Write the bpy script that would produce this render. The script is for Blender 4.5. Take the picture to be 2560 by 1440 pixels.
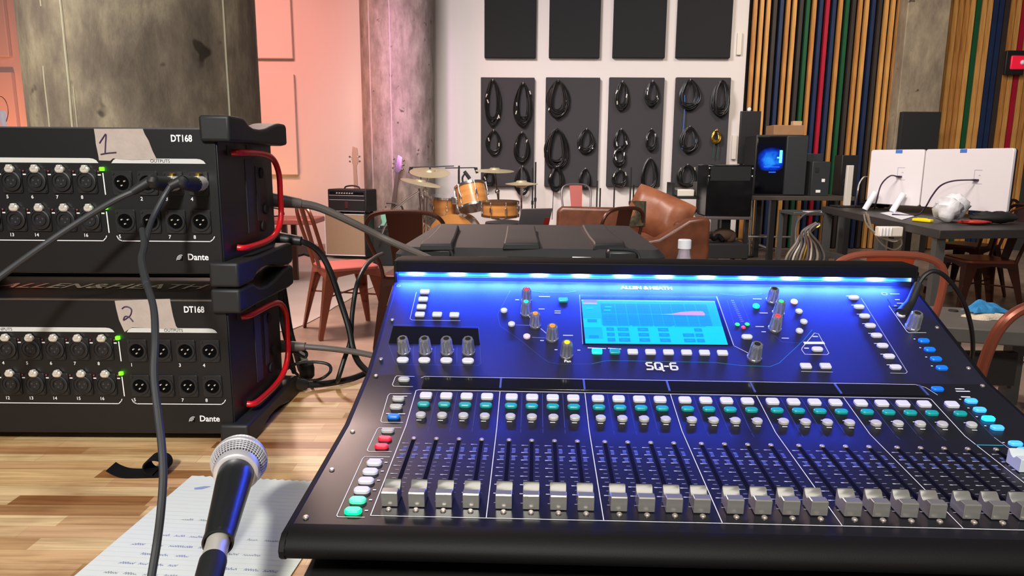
import bpy, math, random
from mathutils import Vector, Matrix
PI = math.pi
for o in list(bpy.data.objects): bpy.data.objects.remove(o, do_unlink=True)
SC = bpy.context.scene
COL = SC.collection
R = math.radians
# ------------------------------------------------------------------ camera
F = 1775.0; PITCH = R(10.219); ROLL = R(.419); CAMZ = 1.15
fw = Vector((0, math.cos(PITCH), -math.sin(PITCH))); up0 = Vector((0, math.sin(PITCH), math.cos(PITCH))); rt0 = Vector((1, 0, 0))
c_, s_ = math.cos(ROLL), math.sin(ROLL)
rt = rt0 * c_ + up0 * s_; up = up0 * c_ - rt0 * s_
cam = bpy.data.cameras.new('camera'); camo = bpy.data.objects.new('camera', cam); COL.objects.link(camo)
camo.matrix_world = Matrix(((rt.x, up.x, -fw.x, 0), (rt.y, up.y, -fw.y, 0), (rt.z, up.z, -fw.z, CAMZ), (0, 0, 0, 1)))
cam.sensor_width = 36; cam.lens = 36 * F / 2560; cam.clip_start = .02; cam.clip_end = 60
cam.dof.use_dof = True; cam.dof.focus_distance = .95; cam.dof.aperture_fstop = 42
SC.camera = camo
# ------------------------------------------------------------------ exposure and world
SC.view_settings.view_transform = 'Standard'; SC.view_settings.look = 'None'
SC.view_settings.exposure = 0.0; SC.view_settings.gamma = 1; SC.view_settings.use_curve_mapping = False
w = bpy.data.worlds.new('world'); SC.world = w; w.use_nodes = True
bg = w.node_tree.nodes['Background']; bg.inputs[0].default_value = (.80, .74, .74, 1); bg.inputs[1].default_value = .13
# ------------------------------------------------------------------ lights of the room and added fill
def area(name, loc, target, sx, sy, power, col, spread=None):
    l = bpy.data.lights.new(name, 'AREA'); l.shape = 'RECTANGLE'; l.size = sx; l.size_y = sy; l.energy = power; l.color = col
    if spread: l.spread = R(spread)
    o = bpy.data.objects.new(name, l); COL.objects.link(o); o.location = loc
    o.rotation_euler = (Vector(target) - Vector(loc)).to_track_quat('-Z', 'Y').to_euler(); return o
def spot(name, loc, target, power, col, ang=90, r=.06, blend=.8):
    l = bpy.data.lights.new(name, 'SPOT'); l.energy = power; l.color = col; l.spot_size = R(ang); l.spot_blend = blend; l.shadow_soft_size = r
    o = bpy.data.objects.new(name, l); COL.objects.link(o); o.location = loc
    o.rotation_euler = (Vector(target) - Vector(loc)).to_track_quat('-Z', 'Y').to_euler(); return o
area('light_key', (-.35, -1.75, 2.72), (.0, .8, .8), .27, .27, 116, (1, .97, .90))
area('light_fill_overhead', (.4, -.4, 3.6), (.3, .9, .8), 2.0, 1.4, 28, (1, .95, .90))  # added soft fill from above, not a known lamp
area('light_column', (-3.7, 1.0, 3.3), (-1.7, 3.1, 1.6), .7, .7, 26, (1, .92, .80), 80)
area('light_wall', (-1.3, 5.3, 4.3), (2.0, 9.7, 1.2), 1.2, .5, 80, (1, .91, .90), 96)
area('light_mid', (.9, 3.0, 3.9), (3.2, 6.0, .6), 1.2, .6, 72, (1, .89, .82), 110)
area('light_fill_slats', (3.0, 6.3, 4.3), (4.4, 9.7, 1.7), 1.6, .5, 44, (1, .86, .70), 110)  # added fill to brighten the slats, no lamp known there
area('light_drums', (-.6, 4.4, 3.9), (-.6, 8, .3), .8, .4, 30, (1, .92, .84), 70)
spot('light_orange', (-3.25, 8.95, .75), (-3.12, 9.7, 1.30), 11, (1, .45, .13), 160, .15)
spot('light_coral', (-6.3, 8.0, .5), (-6.6, 9.7, 2.0), 185, (1, .28, .12), 150, .15)
area('light_pink', (-3.2, 6.4, 3.9), (-3.4, 9.7, 1.7), 1.6, .6, 66, (1, .37, .30), 104)
area('light_magenta', (-1.45, 6.5, 2.3), (-1.36, 8.6, 2.0), .16, 1.9, 3.2, (.95, .34, .85), 26)
spot('light_coral_column', (-3.3, 7.6, 1.6), (-1.75, 9.0, 1.8), 70, (1, .35, .20), 45, .1)
area('light_floor_pink', (-1.8, 5.0, 3.6), (-1.0, 3.6, 0), .8, .8, 112, (1, .70, .60), 110)

# ------------------------------------------------------------------ pixel to room helpers (frame 2560 x 1440)
def ray(px, py):
    u = px - 1280; v = py - 720
    return fw + rt * (u / F) - up * (v / F)
def at(px, py, Y):
    r = ray(px, py); p = r * (Y / r.y); return Vector((p.x, p.y, p.z + CAMZ))
def on(px, py, z):
    r = ray(px, py); p = r * ((z - CAMZ) / r.z); return Vector((p.x, p.y, p.z + CAMZ))
# ------------------------------------------------------------------ materials
def lin(h):
    h = h.lstrip('#'); v = [int(h[i:i + 2], 16) / 255 for i in (0, 2, 4)]
    return tuple((x / 12.92 if x <= .04045 else ((x + .055) / 1.055) ** 2.4) for x in v) + (1,)
MATS = {}
def mat(name, col, rough=.5, metal=0, spec=.5, noise=None, bump=None, emit=0, coat=0, trans=0, alpha=1, sheen=0):
    m = bpy.data.materials.new(name); m.use_nodes = True; MATS[name] = m
    nt = m.node_tree; b = nt.nodes['Principled BSDF']
    c = lin(col) if isinstance(col, str) else tuple(col) + (1,)
    b.inputs['Base Color'].default_value = c; b.inputs['Roughness'].default_value = rough; b.inputs['Metallic'].default_value = metal
    b.inputs['Specular IOR Level'].default_value = spec
    b.inputs['Coat Weight'].default_value = coat; b.inputs['Transmission Weight'].default_value = trans; b.inputs['Alpha'].default_value = alpha
    b.inputs['Sheen Weight'].default_value = sheen
    tc = nt.nodes.new('ShaderNodeTexCoord')
    if noise:
        n = nt.nodes.new('ShaderNodeTexNoise'); n.inputs['Scale'].default_value = noise[0]; n.inputs['Detail'].default_value = 6
        mp = nt.nodes.new('ShaderNodeMapping'); nt.links.new(tc.outputs['Object'], mp.inputs[0]); nt.links.new(mp.outputs[0], n.inputs[0])
        if len(noise) > 3: mp.inputs['Scale'].default_value = noise[3]
        cr = nt.nodes.new('ShaderNodeValToRGB'); cr.color_ramp.elements[0].position = .3; cr.color_ramp.elements[1].position = .7
        cr.color_ramp.elements[0].color = c; cr.color_ramp.elements[1].color = lin(noise[1]) if isinstance(noise[1], str) else tuple(x * noise[1] for x in c[:3]) + (1,)
        nt.links.new(n.outputs[0], cr.inputs[0]); nt.links.new(cr.outputs[0], b.inputs['Base Color'])
    if bump:
        n2 = nt.nodes.new('ShaderNodeTexNoise'); n2.inputs['Scale'].default_value = bump[0]; n2.inputs['Detail'].default_value = 3
        nt.links.new(tc.outputs['Object'], n2.inputs[0])
        bp = nt.nodes.new('ShaderNodeBump'); bp.inputs['Strength'].default_value = bump[1]; bp.inputs['Distance'].default_value = bump[2] if len(bump) > 2 else .002
        nt.links.new(n2.outputs[0], bp.inputs['Height']); nt.links.new(bp.outputs[0], b.inputs['Normal'])
    if emit:
        b.inputs['Emission Color'].default_value = c; b.inputs['Emission Strength'].default_value = emit
    return m
M = MATS
mat('black_plastic', '#1c1c1e', .45); mat('black_matte', '#161617', .75); mat('black_gloss', '#0a0a0c', .12, spec=.6)
mat('panel_black', '#101012', .45, bump=(900, .08, .0004)); mat('case_black', '#2a2a2c', .6, bump=(500, .25, .0006))
mat('mixer_upper', '#20202e', .52, spec=.25, bump=(1500, .05, .0003)); mat('mixer_panel', '#15151b', .29, spec=.5, bump=(1500, .05, .0003)); mat('mixer_edge', '#0a090b', .6, spec=.2, bump=(900, .2, .0005))
mat('rubber', '#1a1b1d', .55, bump=(300, .1, .0005))
mat('print_white', '#e6e6ea', .6); mat('print_grey', '#b4b4c0', .6); mat('print_teal', '#1f7f8c', .6); mat('bar_white', '#c9c9c6', .6)
mat('print_dim', '#3c4c70', .6)
mat('chrome', '#d8d8da', .16, 1); mat('steel', '#a8a8a8', .32, 1); mat('dark_chrome', '#8c8c90', .16, 1); mat('knob_metal', '#b4b4b8', .26, .75); mat('nickel', '#e2ddd4', .38, .45)
mat('fader_silver', '#96948f', .24, .55); mat('gold', '#b8923f', .35, 1)
mat('key_white', '#d2d0d8', .5, emit=.03); mat('key_grey', '#b4b2b0', .5); mat('key_teal', '#0f9490', .4, emit=.12); mat('key_blue', '#0b6fd8', .4, emit=.25)
mat('key_light_blue', '#4bb0ff', .4, emit=.55); mat('key_blue_lit', '#1fb0ff', .4, emit=2.0); mat('key_red', '#e8283c', .4, emit=.25)
mat('key_mint', '#52e0ae', .4, emit=.45); mat('key_green_lit', '#00ea86', .4, emit=1.5); mat('key_peach', '#ffb48c', .4, emit=1.0)
mat('key_pink', '#e6c8d2', .45, emit=.1); mat('key_teal_lit', '#12dcc0', .4, emit=1.1)
mat('led_red', '#ff2036', .3, emit=2.6); mat('led_teal', '#10e0c0', .3, emit=1.5); mat('led_orange', '#ff6420', .3, emit=1.9); mat('led_yellow', '#ffc414', .3, emit=1.3)
mat('led_green', '#48ff10', .3, emit=5); mat('led_green_dim', '#22c060', .3, emit=2)
mat('screw_metal', '#b8aca4', .35, .6); mat('red_tube', '#c8141e', .28); mat('dark_red', '#5a1218', .5)
mat('tape', '#b3a59d', .85, noise=(60, .88), bump=(180, .5, .0008)); mat('ink', '#3a2148', .6)
mat('cable_black', '#0e0e10', .42); mat('cable_grey', '#5b5350', .5); mat('cable_slate', '#2e3034', .5); mat('cable_white', '#c8c0b4', .5); mat('cable_beige', '#8c8070', .6)
mat('paper', '#dde1da', .85, noise=(8, .96)); mat('pen_blue', '#8f9cc8', .8); mat('pen_grey', '#9aa2a8', .8); mat('rule_line', '#bcc6c8', .85)
mat('fabric_black', '#0a0a0b', .95, spec=.2); mat('label_grey', '#3a3a3e', .6)
mat('wall_white', '#d6cfcc', .85, noise=(1.2, .97), bump=(60, .08, .002)); mat('panel_white', '#d8cfca', .9, bump=(400, .15, .001))
mat('panel_dark', '#1b1c1e', .95, bump=(500, .3, .001)); mat('panel_charcoal', '#38363a', .95, bump=(500, .3, .001)); mat('hook', '#d0ccc4', .4)
mat('wood_pine', '#c48c4a', .55, noise=(3, '#9c642e', 0, (14, 14, 1.2))); mat('wood_pine_light', '#d4a05a', .55, noise=(3, '#b27c3e', 0, (14, 14, 1.2)))
mat('slat_navy', '#1c2c50', .5, noise=(4, .7)); mat('slat_brown', '#332a28', .6, noise=(4, .7)); mat('slat_green', '#14502f', .5, noise=(4, .75)); mat('slat_red', '#a81230', .5, noise=(4, .8))
mat('slat_gap', '#060403', .95, spec=.1); mat('wood_back', '#7a4a1c', .7); mat('wall_dark', '#1f1f20', .9)
mat('copper_paint', '#8a4a36', .32, .45); mat('copper_tube', '#a45a44', .34, .3); mat('brown_paint', '#4a261a', .35, .4); mat('orange_paint', '#b84a26', .38, .25); mat('rose_lit', '#b0605a', .4, .3); mat('dark_steel_paint', '#6e6668', .4, .6)  # the rose tone has pink light mixed into its colour
mat('leather', '#6a3c26', .36, noise=(9, '#4e2a18'), bump=(120, .25, .002)); mat('leather_light', '#945c40', .38, noise=(7, '#74432a'), bump=(110, .3, .002))
mat('drum_amber', '#bf8448', .24, noise=(3, '#a06a38', 0, (1, 1, 8)), coat=.6); mat('drum_head', '#b07a50', .4); mat('drum_hoop', '#6a4a30', .3, .5); mat('cymbal', '#cdbf9c', .36, .6, noise=(20, .9))
mat('grille_tan', '#a48c72', .85, noise=(180, .8)); mat('tolex', '#1a191c', .6, bump=(300, .4, .001)); mat('silver_text', '#b8b4b0', .4); mat('badge_red', '#4c2024', .5)
mat('mint', '#8fc8b0', .25, coat=.5); mat('maple', '#a88878', .45); mat('rosewood', '#4c3c36', .5)
mat('pc_glass', '#05060c', .08, spec=.6); mat('led_blue_pc', '#0a4cff', .5, emit=2.4); mat('led_cyan_pc', '#3fb8ff', .5, emit=5); mat('pc_grey', '#2b2e31', .5); mat('port_white', '#e0dcd8', .5, emit=.15)
mat('cardboard', '#96704e', .85, noise=(12, .9)); mat('tape_tan', '#b89a78', .5)
mat('monitor_white', '#e2dcdf', .42); mat('painters_tape', '#4272c4', .7); mat('purple_black', '#2a1430', .5); mat('monitor_seam', '#8a6a86', .5)
mat('desk_steel', '#3b3836', .5, .3, noise=(6, .8)); mat('desk_leg', '#5c5c5a', .45, .5); mat('desk_top', '#4a433e', .5, noise=(8, .8))
mat('bag_white', '#e6e6ea', .4, noise=(14, .88), bump=(40, .5, .006)); mat('yellow', '#e8d410', .4); mat('red_thing', '#a83024', .5)
mat('cloth_blue', '#2f86c0', .9, noise=(40, .8), bump=(200, .6, .004)); mat('cloth_cream', '#cfc4b0', .95, noise=(40, .85), bump=(150, .8, .006)); mat('bench_grey', '#57544f', .6, noise=(10, .85))
mat('bulb', '#e8e0ec', .3, emit=.3); mat('red_sign', '#c81832', .4, emit=.7); mat('bottle_clear', '#ece0ee', .08, trans=.7, spec=.5); mat('cap_white', '#e6e8ee', .5)
mat('bag_brown', '#5a4436', .8); mat('scarf', '#56503a', .9, noise=(60, .4)); mat('laptop', '#6e6a70', .4, .1); mat('adapter_white', '#d6cfc4', .5); mat('grey_box', '#4c4848', .7)
mat('floor_cover', '#a89e9a', .6, noise=(3, .9)); mat('rug_dark', '#2a2426', .9, noise=(25, .5))

mat('logo_pale', '#a8c8ff', .5); mat('logo_pink', '#e07ac8', .5); mat('seam', '#c6c0a6', .7); mat('slot_black', '#020203', .9, spec=.1); mat('seam2', '#b4a0a4', .7)
mat('mesh_dark', '#3a3a40', .7, .2); mat('mic_silver', '#dcdade', .36, .5); mat('mic_body', '#1c1e20', .3); mat('print_zone', '#303c6a', .6); mat('key_light_grey', '#c4ccd0', .4); mat('screen_surround', '#0a0c18', .25)
for n_, c_e in (('screen_cyan', (0, .53, .95)), ('screen_blue', (0, .33, 1.1)), ('screen_line', (.0, .44, 1.05)), ('screen_pale', (.25, .72, 1.0)), ('screen_pink', (.74, .36, .78)), ('screen_hot', (.0, .70, .92)), ('screen_violet', (.34, .22, .85))):
    m = mat(n_, c_e, .35, emit=1.0); m.node_tree.nodes['Principled BSDF'].inputs['Base Color'].default_value = (.004, .004, .006, 1)
def nodes_floor():
    m = mat('floor_concrete', '#6d6058', .33)
    nt = m.node_tree; b = nt.nodes['Principled BSDF']; tc = nt.nodes.new('ShaderNodeTexCoord')
    n = nt.nodes.new('ShaderNodeTexNoise'); n.inputs['Scale'].default_value = 1.3; n.inputs['Detail'].default_value = 8; n.inputs['Roughness'].default_value = .65
    nt.links.new(tc.outputs['Object'], n.inputs[0]); cr = nt.nodes.new('ShaderNodeValToRGB')
    cr.color_ramp.elements[0].position = .32; cr.color_ramp.elements[0].color = lin('#64574f'); cr.color_ramp.elements[1].position = .68; cr.color_ramp.elements[1].color = lin('#9c897b')
    nt.links.new(n.outputs[0], cr.inputs[0]); nt.links.new(cr.outputs[0], b.inputs['Base Color'])
    n2 = nt.nodes.new('ShaderNodeTexNoise'); n2.inputs['Scale'].default_value = 6; nt.links.new(tc.outputs['Object'], n2.inputs[0])
    mr = nt.nodes.new('ShaderNodeMapRange'); mr.inputs['To Min'].default_value = .25; mr.inputs['To Max'].default_value = .5
    nt.links.new(n2.outputs[0], mr.inputs[0]); nt.links.new(mr.outputs[0], b.inputs['Roughness'])
nodes_floor()
def nodes_table():
    m = mat('butcher_block', '#b07a42', .38)
    nt = m.node_tree; b = nt.nodes['Principled BSDF']; tc = nt.nodes.new('ShaderNodeTexCoord'); L = nt.links.new
    bk = nt.nodes.new('ShaderNodeTexBrick'); bk.offset = .37; bk.offset_frequency = 2; bk.squash = .75; bk.squash_frequency = 3
    L(tc.outputs['Object'], bk.inputs['Vector'])
    bk.inputs['Color1'].default_value = (0, 0, 0, 1); bk.inputs['Color2'].default_value = (1, 1, 1, 1); bk.inputs['Mortar'].default_value = (.12, .12, .12, 1)
    bk.inputs['Scale'].default_value = 1; bk.inputs['Mortar Size'].default_value = .0004; bk.inputs['Brick Width'].default_value = .21; bk.inputs['Row Height'].default_value = .0235; bk.inputs['Bias'].default_value = -.1
    cr = nt.nodes.new('ShaderNodeValToRGB'); L(bk.outputs['Color'], cr.inputs[0]); e = cr.color_ramp.elements
    e[0].position = 0; e[0].color = lin('#9c6a3c'); e[1].position = 1; e[1].color = lin('#dcb680')
    for p, c in ((.22, '#e4be88'), (.38, '#cfa074'), (.5, '#e8c694'), (.66, '#bd8c5c'), (.8, '#eed09c')):
        q = e.new(p); q.color = lin(c)
    mp = nt.nodes.new('ShaderNodeMapping'); mp.inputs['Scale'].default_value = (3.5, 60, 1); L(tc.outputs['Object'], mp.inputs[0])
    n = nt.nodes.new('ShaderNodeTexNoise'); n.inputs['Scale'].default_value = 2.2; n.inputs['Detail'].default_value = 7; n.inputs['Distortion'].default_value = .6; L(mp.outputs[0], n.inputs[0])
    cr2 = nt.nodes.new('ShaderNodeValToRGB'); L(n.outputs[0], cr2.inputs[0]); e = cr2.color_ramp.elements
    e[0].position = .3; e[0].color = (.50, .42, .36, 1); e[1].position = .6; e[1].color = (1, 1, 1, 1)
    mx = nt.nodes.new('ShaderNodeMixRGB'); mx.blend_type = 'MULTIPLY'; mx.inputs[0].default_value = .75; L(cr.outputs[0], mx.inputs[1]); L(cr2.outputs[0], mx.inputs[2])
    n3 = nt.nodes.new('ShaderNodeTexNoise'); n3.inputs['Scale'].default_value = 9; n3.inputs['Detail'].default_value = 4; L(tc.outputs['Object'], n3.inputs[0])
    cr3 = nt.nodes.new('ShaderNodeValToRGB'); L(n3.outputs[0], cr3.inputs[0]); e = cr3.color_ramp.elements
    e[0].position = .28; e[0].color = (.62, .5, .42, 1); e[1].position = .5; e[1].color = (1, 1, 1, 1)
    mx2 = nt.nodes.new('ShaderNodeMixRGB'); mx2.blend_type = 'MULTIPLY'; mx2.inputs[0].default_value = .8; L(mx.outputs[0], mx2.inputs[1]); L(cr3.outputs[0], mx2.inputs[2])
    L(mx2.outputs[0], b.inputs['Base Color'])
nodes_table()
def nodes_column(name, a, bcol, hi, sc=1.0):
    m = mat(name, a, .72)
    nt = m.node_tree; b = nt.nodes['Principled BSDF']; tc = nt.nodes.new('ShaderNodeTexCoord'); L = nt.links.new
    mp = nt.nodes.new('ShaderNodeMapping'); mp.inputs['Scale'].default_value = (2.2 * sc, 2.2 * sc, 1.1 * sc); L(tc.outputs['Object'], mp.inputs[0])
    n = nt.nodes.new('ShaderNodeTexNoise'); n.inputs['Scale'].default_value = 2.2; n.inputs['Detail'].default_value = 10; n.inputs['Roughness'].default_value = .66; n.inputs['Distortion'].default_value = .12; L(mp.outputs[0], n.inputs[0])
    cr = nt.nodes.new('ShaderNodeValToRGB'); L(n.outputs[0], cr.inputs[0]); e = cr.color_ramp.elements
    e[0].position = .28; e[0].color = lin(bcol); e[1].position = .74; e[1].color = lin(hi); q = e.new(.5); q.color = lin(a)
    v = nt.nodes.new('ShaderNodeTexNoise'); v.inputs['Scale'].default_value = 9 * sc; v.inputs['Detail'].default_value = 2; L(tc.outputs['Object'], v.inputs[0])
    cr2 = nt.nodes.new('ShaderNodeValToRGB'); L(v.outputs[0], cr2.inputs[0]); e = cr2.color_ramp.elements
    e[0].position = .25; e[0].color = (.25, .22, .2, 1); e[1].position = .31; e[1].color = (1, 1, 1, 1)
    mx = nt.nodes.new('ShaderNodeMixRGB'); mx.blend_type = 'MULTIPLY'; mx.inputs[0].default_value = 1; L(cr.outputs[0], mx.inputs[1]); L(cr2.outputs[0], mx.inputs[2]); 
    lg = nt.nodes.new('ShaderNodeTexNoise'); lg.inputs['Scale'].default_value = 3.2 * sc; lg.inputs['Detail'].default_value = 5; lg.inputs['Roughness'].default_value = .7
    mp2 = nt.nodes.new('ShaderNodeMapping'); mp2.inputs['Scale'].default_value = (2.4, 2.4, .8); L(tc.outputs['Object'], mp2.inputs[0]); L(mp2.outputs[0], lg.inputs[0])
    cr3 = nt.nodes.new('ShaderNodeValToRGB'); L(lg.outputs[0], cr3.inputs[0]); e = cr3.color_ramp.elements
    e[0].position = .38; e[0].color = (.72, .70, .68, 1); e[1].position = .62; e[1].color = (1.12, 1.12, 1.06, 1)
    mx3 = nt.nodes.new('ShaderNodeMixRGB'); mx3.blend_type = 'MULTIPLY'; mx3.inputs[0].default_value = .9; L(mx.outputs[0], mx3.inputs[1]); L(cr3.outputs[0], mx3.inputs[2]); L(mx3.outputs[0], b.inputs['Base Color'])
    bp = nt.nodes.new('ShaderNodeBump'); bp.inputs['Strength'].default_value = .5; bp.inputs['Distance'].default_value = .02; L(n.outputs[0], bp.inputs['Height']); L(bp.outputs[0], b.inputs['Normal'])
nodes_column('column_concrete', '#7e7264', '#54483e', '#b4a88e'); nodes_column('column_concrete_pale', '#8a7e78', '#6e645e', '#a0948e', 1.4); nodes_column('pilaster_concrete', '#8a7e6e', '#74695c', '#a0937e', .8)
def nodes_glow():
    # cloudy blue light seen through the computer's glass side
    m = mat('pc_glow', '#020308', .2); nt = m.node_tree; L = nt.links.new; b = nt.nodes['Principled BSDF']; tc = nt.nodes.new('ShaderNodeTexCoord')
    n = nt.nodes.new('ShaderNodeTexNoise'); n.inputs['Scale'].default_value = 9; n.inputs['Detail'].default_value = 3; n.inputs['Distortion'].default_value = 1.2; L(tc.outputs['Object'], n.inputs[0])
    g = nt.nodes.new('ShaderNodeTexGradient'); g.gradient_type = 'SPHERICAL'; mp = nt.nodes.new('ShaderNodeMapping'); mp.inputs['Location'].default_value = (.62, 0, -2.6); mp.inputs['Scale'].default_value = (5.5, 1, 6.5); L(tc.outputs['Object'], mp.inputs[0]); L(mp.outputs[0], g.inputs[0])
    mu = nt.nodes.new('ShaderNodeMath'); mu.operation = 'MULTIPLY'; L(n.outputs[0], mu.inputs[0]); L(g.outputs[0], mu.inputs[1])
    cr = nt.nodes.new('ShaderNodeValToRGB'); L(mu.outputs[0], cr.inputs[0]); e = cr.color_ramp.elements
    e[0].position = .03; e[0].color = (0, 0, .01, 1); e[1].position = .45; e[1].color = (.02, .30, 1, 1); q = e.new(.2); q.color = (0, .04, .6, 1)
    L(cr.outputs[0], b.inputs['Emission Color']); b.inputs['Emission Strength'].default_value = 1.05
nodes_glow()
def nodes_strip():
    # LED light strip: blue diffuser with a bright white spot at each of its twelve LEDs (all of it gives off light)
    m = mat('led_strip', '#2060ff', .4); nt = m.node_tree; L = nt.links.new; b = nt.nodes['Principled BSDF']
    tc = nt.nodes.new('ShaderNodeTexCoord'); sx = nt.nodes.new('ShaderNodeSeparateXYZ'); L(tc.outputs['Object'], sx.inputs[0])
    def mth(op, a, bb=None):
        n = nt.nodes.new('ShaderNodeMath'); n.operation = op
        for i, x in enumerate((a, bb)):
            if x is None: continue
            if isinstance(x, (int, float)): n.inputs[i].default_value = x
            else: L(x, n.inputs[i])
        return n.outputs[0]
    t = mth('DIVIDE', mth('ADD', sx.outputs[0], .4008 - .0327), .0645)   # spots every 64.5 mm from the left end
    d = mth('ABSOLUTE', mth('SUBTRACT', mth('FRACT', mth('ADD', t, 10.5)), .5))
    g = mth('POWER', 2.718, mth('MULTIPLY', mth('MULTIPLY', d, d), -38.0))
    mx = nt.nodes.new('ShaderNodeMixRGB'); L(g, mx.inputs[0]); mx.inputs[1].default_value = (.022, .13, 1, 1); mx.inputs[2].default_value = (.45, .62, 1, 1)
    L(mx.outputs[0], b.inputs['Emission Color']); st = mth('ADD', mth('MULTIPLY', g, 16.0), 2.0); L(st, b.inputs['Emission Strength'])
nodes_strip()
# ------------------------------------------------------------------ mesh builder
def catmull(pts, k=6):
    P = [Vector(p) for p in pts]
    if len(P) < 3: return P
    out = []
    for i in range(len(P) - 1):
        p0 = P[max(i - 1, 0)]; p1 = P[i]; p2 = P[i + 1]; p3 = P[min(i + 2, len(P) - 1)]
        for j in range(k):
            t = j / k
            out.append(.5 * ((2 * p1) + (p2 - p0) * t + (2 * p0 - 5 * p1 + 4 * p2 - p3) * t * t + (3 * p1 - p0 - 3 * p2 + p3) * t ** 3))
    out.append(P[-1]); return out
class MB:
    def __init__(s): s.v = []; s.f = []; s.mi = []; s.M = Matrix.Identity(4); s.cm = 0
    def add(s, vs, fs):
        n = len(s.v); s.v += [tuple(s.M @ Vector(p)) for p in vs]; s.f += [tuple(i + n for i in f) for f in fs]; s.mi += [s.cm] * len(fs); return s
    def box(s, x0, x1, y0, y1, z0, z1):
        return s.add([(x, y, z) for z in (z0, z1) for y in (y0, y1) for x in (x0, x1)], [(0, 2, 3, 1), (4, 5, 7, 6), (0, 1, 5, 4), (2, 6, 7, 3), (0, 4, 6, 2), (1, 3, 7, 5)])
    def quad(s, a, b, c, d): return s.add([a, b, c, d], [(0, 1, 2, 3)])
    def prism(s, pts, vec):
        n = len(pts); P = [Vector(p) for p in pts]; V = Vector(vec); vs = P + [p + V for p in P]
        return s.add(vs, [tuple(range(n))[::-1], tuple(range(n, 2 * n))] + [(i, (i + 1) % n, n + (i + 1) % n, n + i) for i in range(n)])
    def rings(s, rings, cap=True, close=False):
        n = len(rings[0]); vs = [p for r in rings for p in r]; fs = []
        m = len(rings)
        for k in range(m if close else m - 1):
            a = k * n; b = ((k + 1) % m) * n
            fs += [(a + i, a + (i + 1) % n, b + (i + 1) % n, b + i) for i in range(n)]
        if cap and not close: fs += [tuple(range(n))[::-1], tuple(range((m - 1) * n, m * n))]
        return s.add(vs, fs)
    def frame(s, d):
        d = Vector(d).normalized(); a = Vector((0, 0, 1)) if abs(d.z) < .9 else Vector((1, 0, 0)); u = d.cross(a).normalized(); return u, d.cross(u).normalized()
    def cyl(s, p0, p1, r0, r1=None, n=16, cap=True):
        r1 = r0 if r1 is None else r1; p0 = Vector(p0); p1 = Vector(p1); u, v = s.frame(p1 - p0)
        rr = [[p + u * (r * math.cos(2 * PI * i / n)) + v * (r * math.sin(2 * PI * i / n)) for i in range(n)] for p, r in ((p0, r0), (p1, r1))]
        return s.rings([rr[0][::-1], rr[1][::-1]], cap)
    def tube(s, pts, r, n=8, k=6, flat=None):
        P = catmull(pts, k) if k else [Vector(p) for p in pts]; m = len(P); rings = []; u = None
        for i, p in enumerate(P):
            d = (P[min(i + 1, m - 1)] - P[max(i - 1, 0)])
            if d.length < 1e-9: d = Vector((0, 0, 1))
            d.normalize()
            if u is None: u, _ = s.frame(d)
            u = (u - d * u.dot(d)); u.normalize(); v = d.cross(u)
            t = i / (m - 1); rad = r if not isinstance(r, (list, tuple)) else r[0] + (r[1] - r[0]) * t
            rings.append([p + u * (rad * math.cos(2 * PI * j / n)) + v * (rad * math.sin(2 * PI * j / n)) for j in range(n)])
        return s.rings(rings)
    def loop(s, pts, r, n=6):
        P = [Vector(p) for p in pts]; m = len(P); rings = []; u = None
        for i, p in enumerate(P):
            d = (P[(i + 1) % m] - P[i - 1]).normalized()
            if u is None: u, _ = s.frame(d)
            u = (u - d * u.dot(d)); u.normalize(); v = d.cross(u)
            rings.append([p + u * (r * math.cos(2 * PI * j / n)) + v * (r * math.sin(2 * PI * j / n)) for j in range(n)])
        return s.rings(rings, False, True)
    def lathe(s, prof, n=24, base=(0, 0, 0), axis=(0, 0, 1)):
        b = Vector(base); a = Vector(axis).normalized(); u, v = s.frame(a)
        rr = [[b + a * z + u * (max(r, 1e-5) * math.cos(2 * PI * i / n)) - v * (max(r, 1e-5) * math.sin(2 * PI * i / n)) for i in range(n)] for r, z in prof]
        return s.rings(rr, True)
    def sphere(s, c, r, n=16, sc=(1, 1, 1)):
        c = Vector(c); m = n // 2
        rr = []
        for k in range(m + 1):
            a = -PI / 2 + PI * k / m; q = max(math.cos(a), 1e-4)
            rr.append([c + Vector((r * q * math.cos(2 * PI * i / n) * sc[0], r * q * math.sin(2 * PI * i / n) * sc[1], r * math.sin(a) * sc[2])) for i in range(n)])
        return s.rings(rr)
    def rpill(s, w, d, r, h, ch=.0006, seg=5, c=(0, 0, 0), taper=0):
        # rounded rectangular key standing on z = c.z
        def ring(w, d, r, z):
            r = min(r, w / 2, d / 2); o = []
            for cx, cy, a0 in ((1, 1, 0), (-1, 1, PI / 2), (-1, -1, PI), (1, -1, 1.5 * PI)):
                for k in range(seg + 1):
                    a = a0 + PI / 2 * k / seg; o.append((c[0] + cx * (w / 2 - r) + r * math.cos(a), c[1] + cy * (d / 2 - r) + r * math.sin(a), z))
            return o
        return s.rings([ring(w, d, r, c[2]), ring(w - taper, d - taper, r, c[2] + h - ch), ring(w - taper - 2 * ch, d - taper - 2 * ch, max(r - ch, .0002), c[2] + h)])
    def line(s, pts, wd, z=.0002, close=False):
        # flat printed line in the xy plane
        P = [Vector((p[0], p[1], 0)) for p in pts]
        n = len(P)
        for i in range(n if close else n - 1):
            a = P[i]; b = P[(i + 1) % n]; d = (b - a)
            if d.length < 1e-6: continue
            d.normalize(); q = Vector((-d.y, d.x, 0)) * wd / 2; e = d * wd * .3
            s.quad(*[(p.x, p.y, z) for p in (a - e - q, b + e - q, b + e + q, a - e + q)])
        return s
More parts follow.
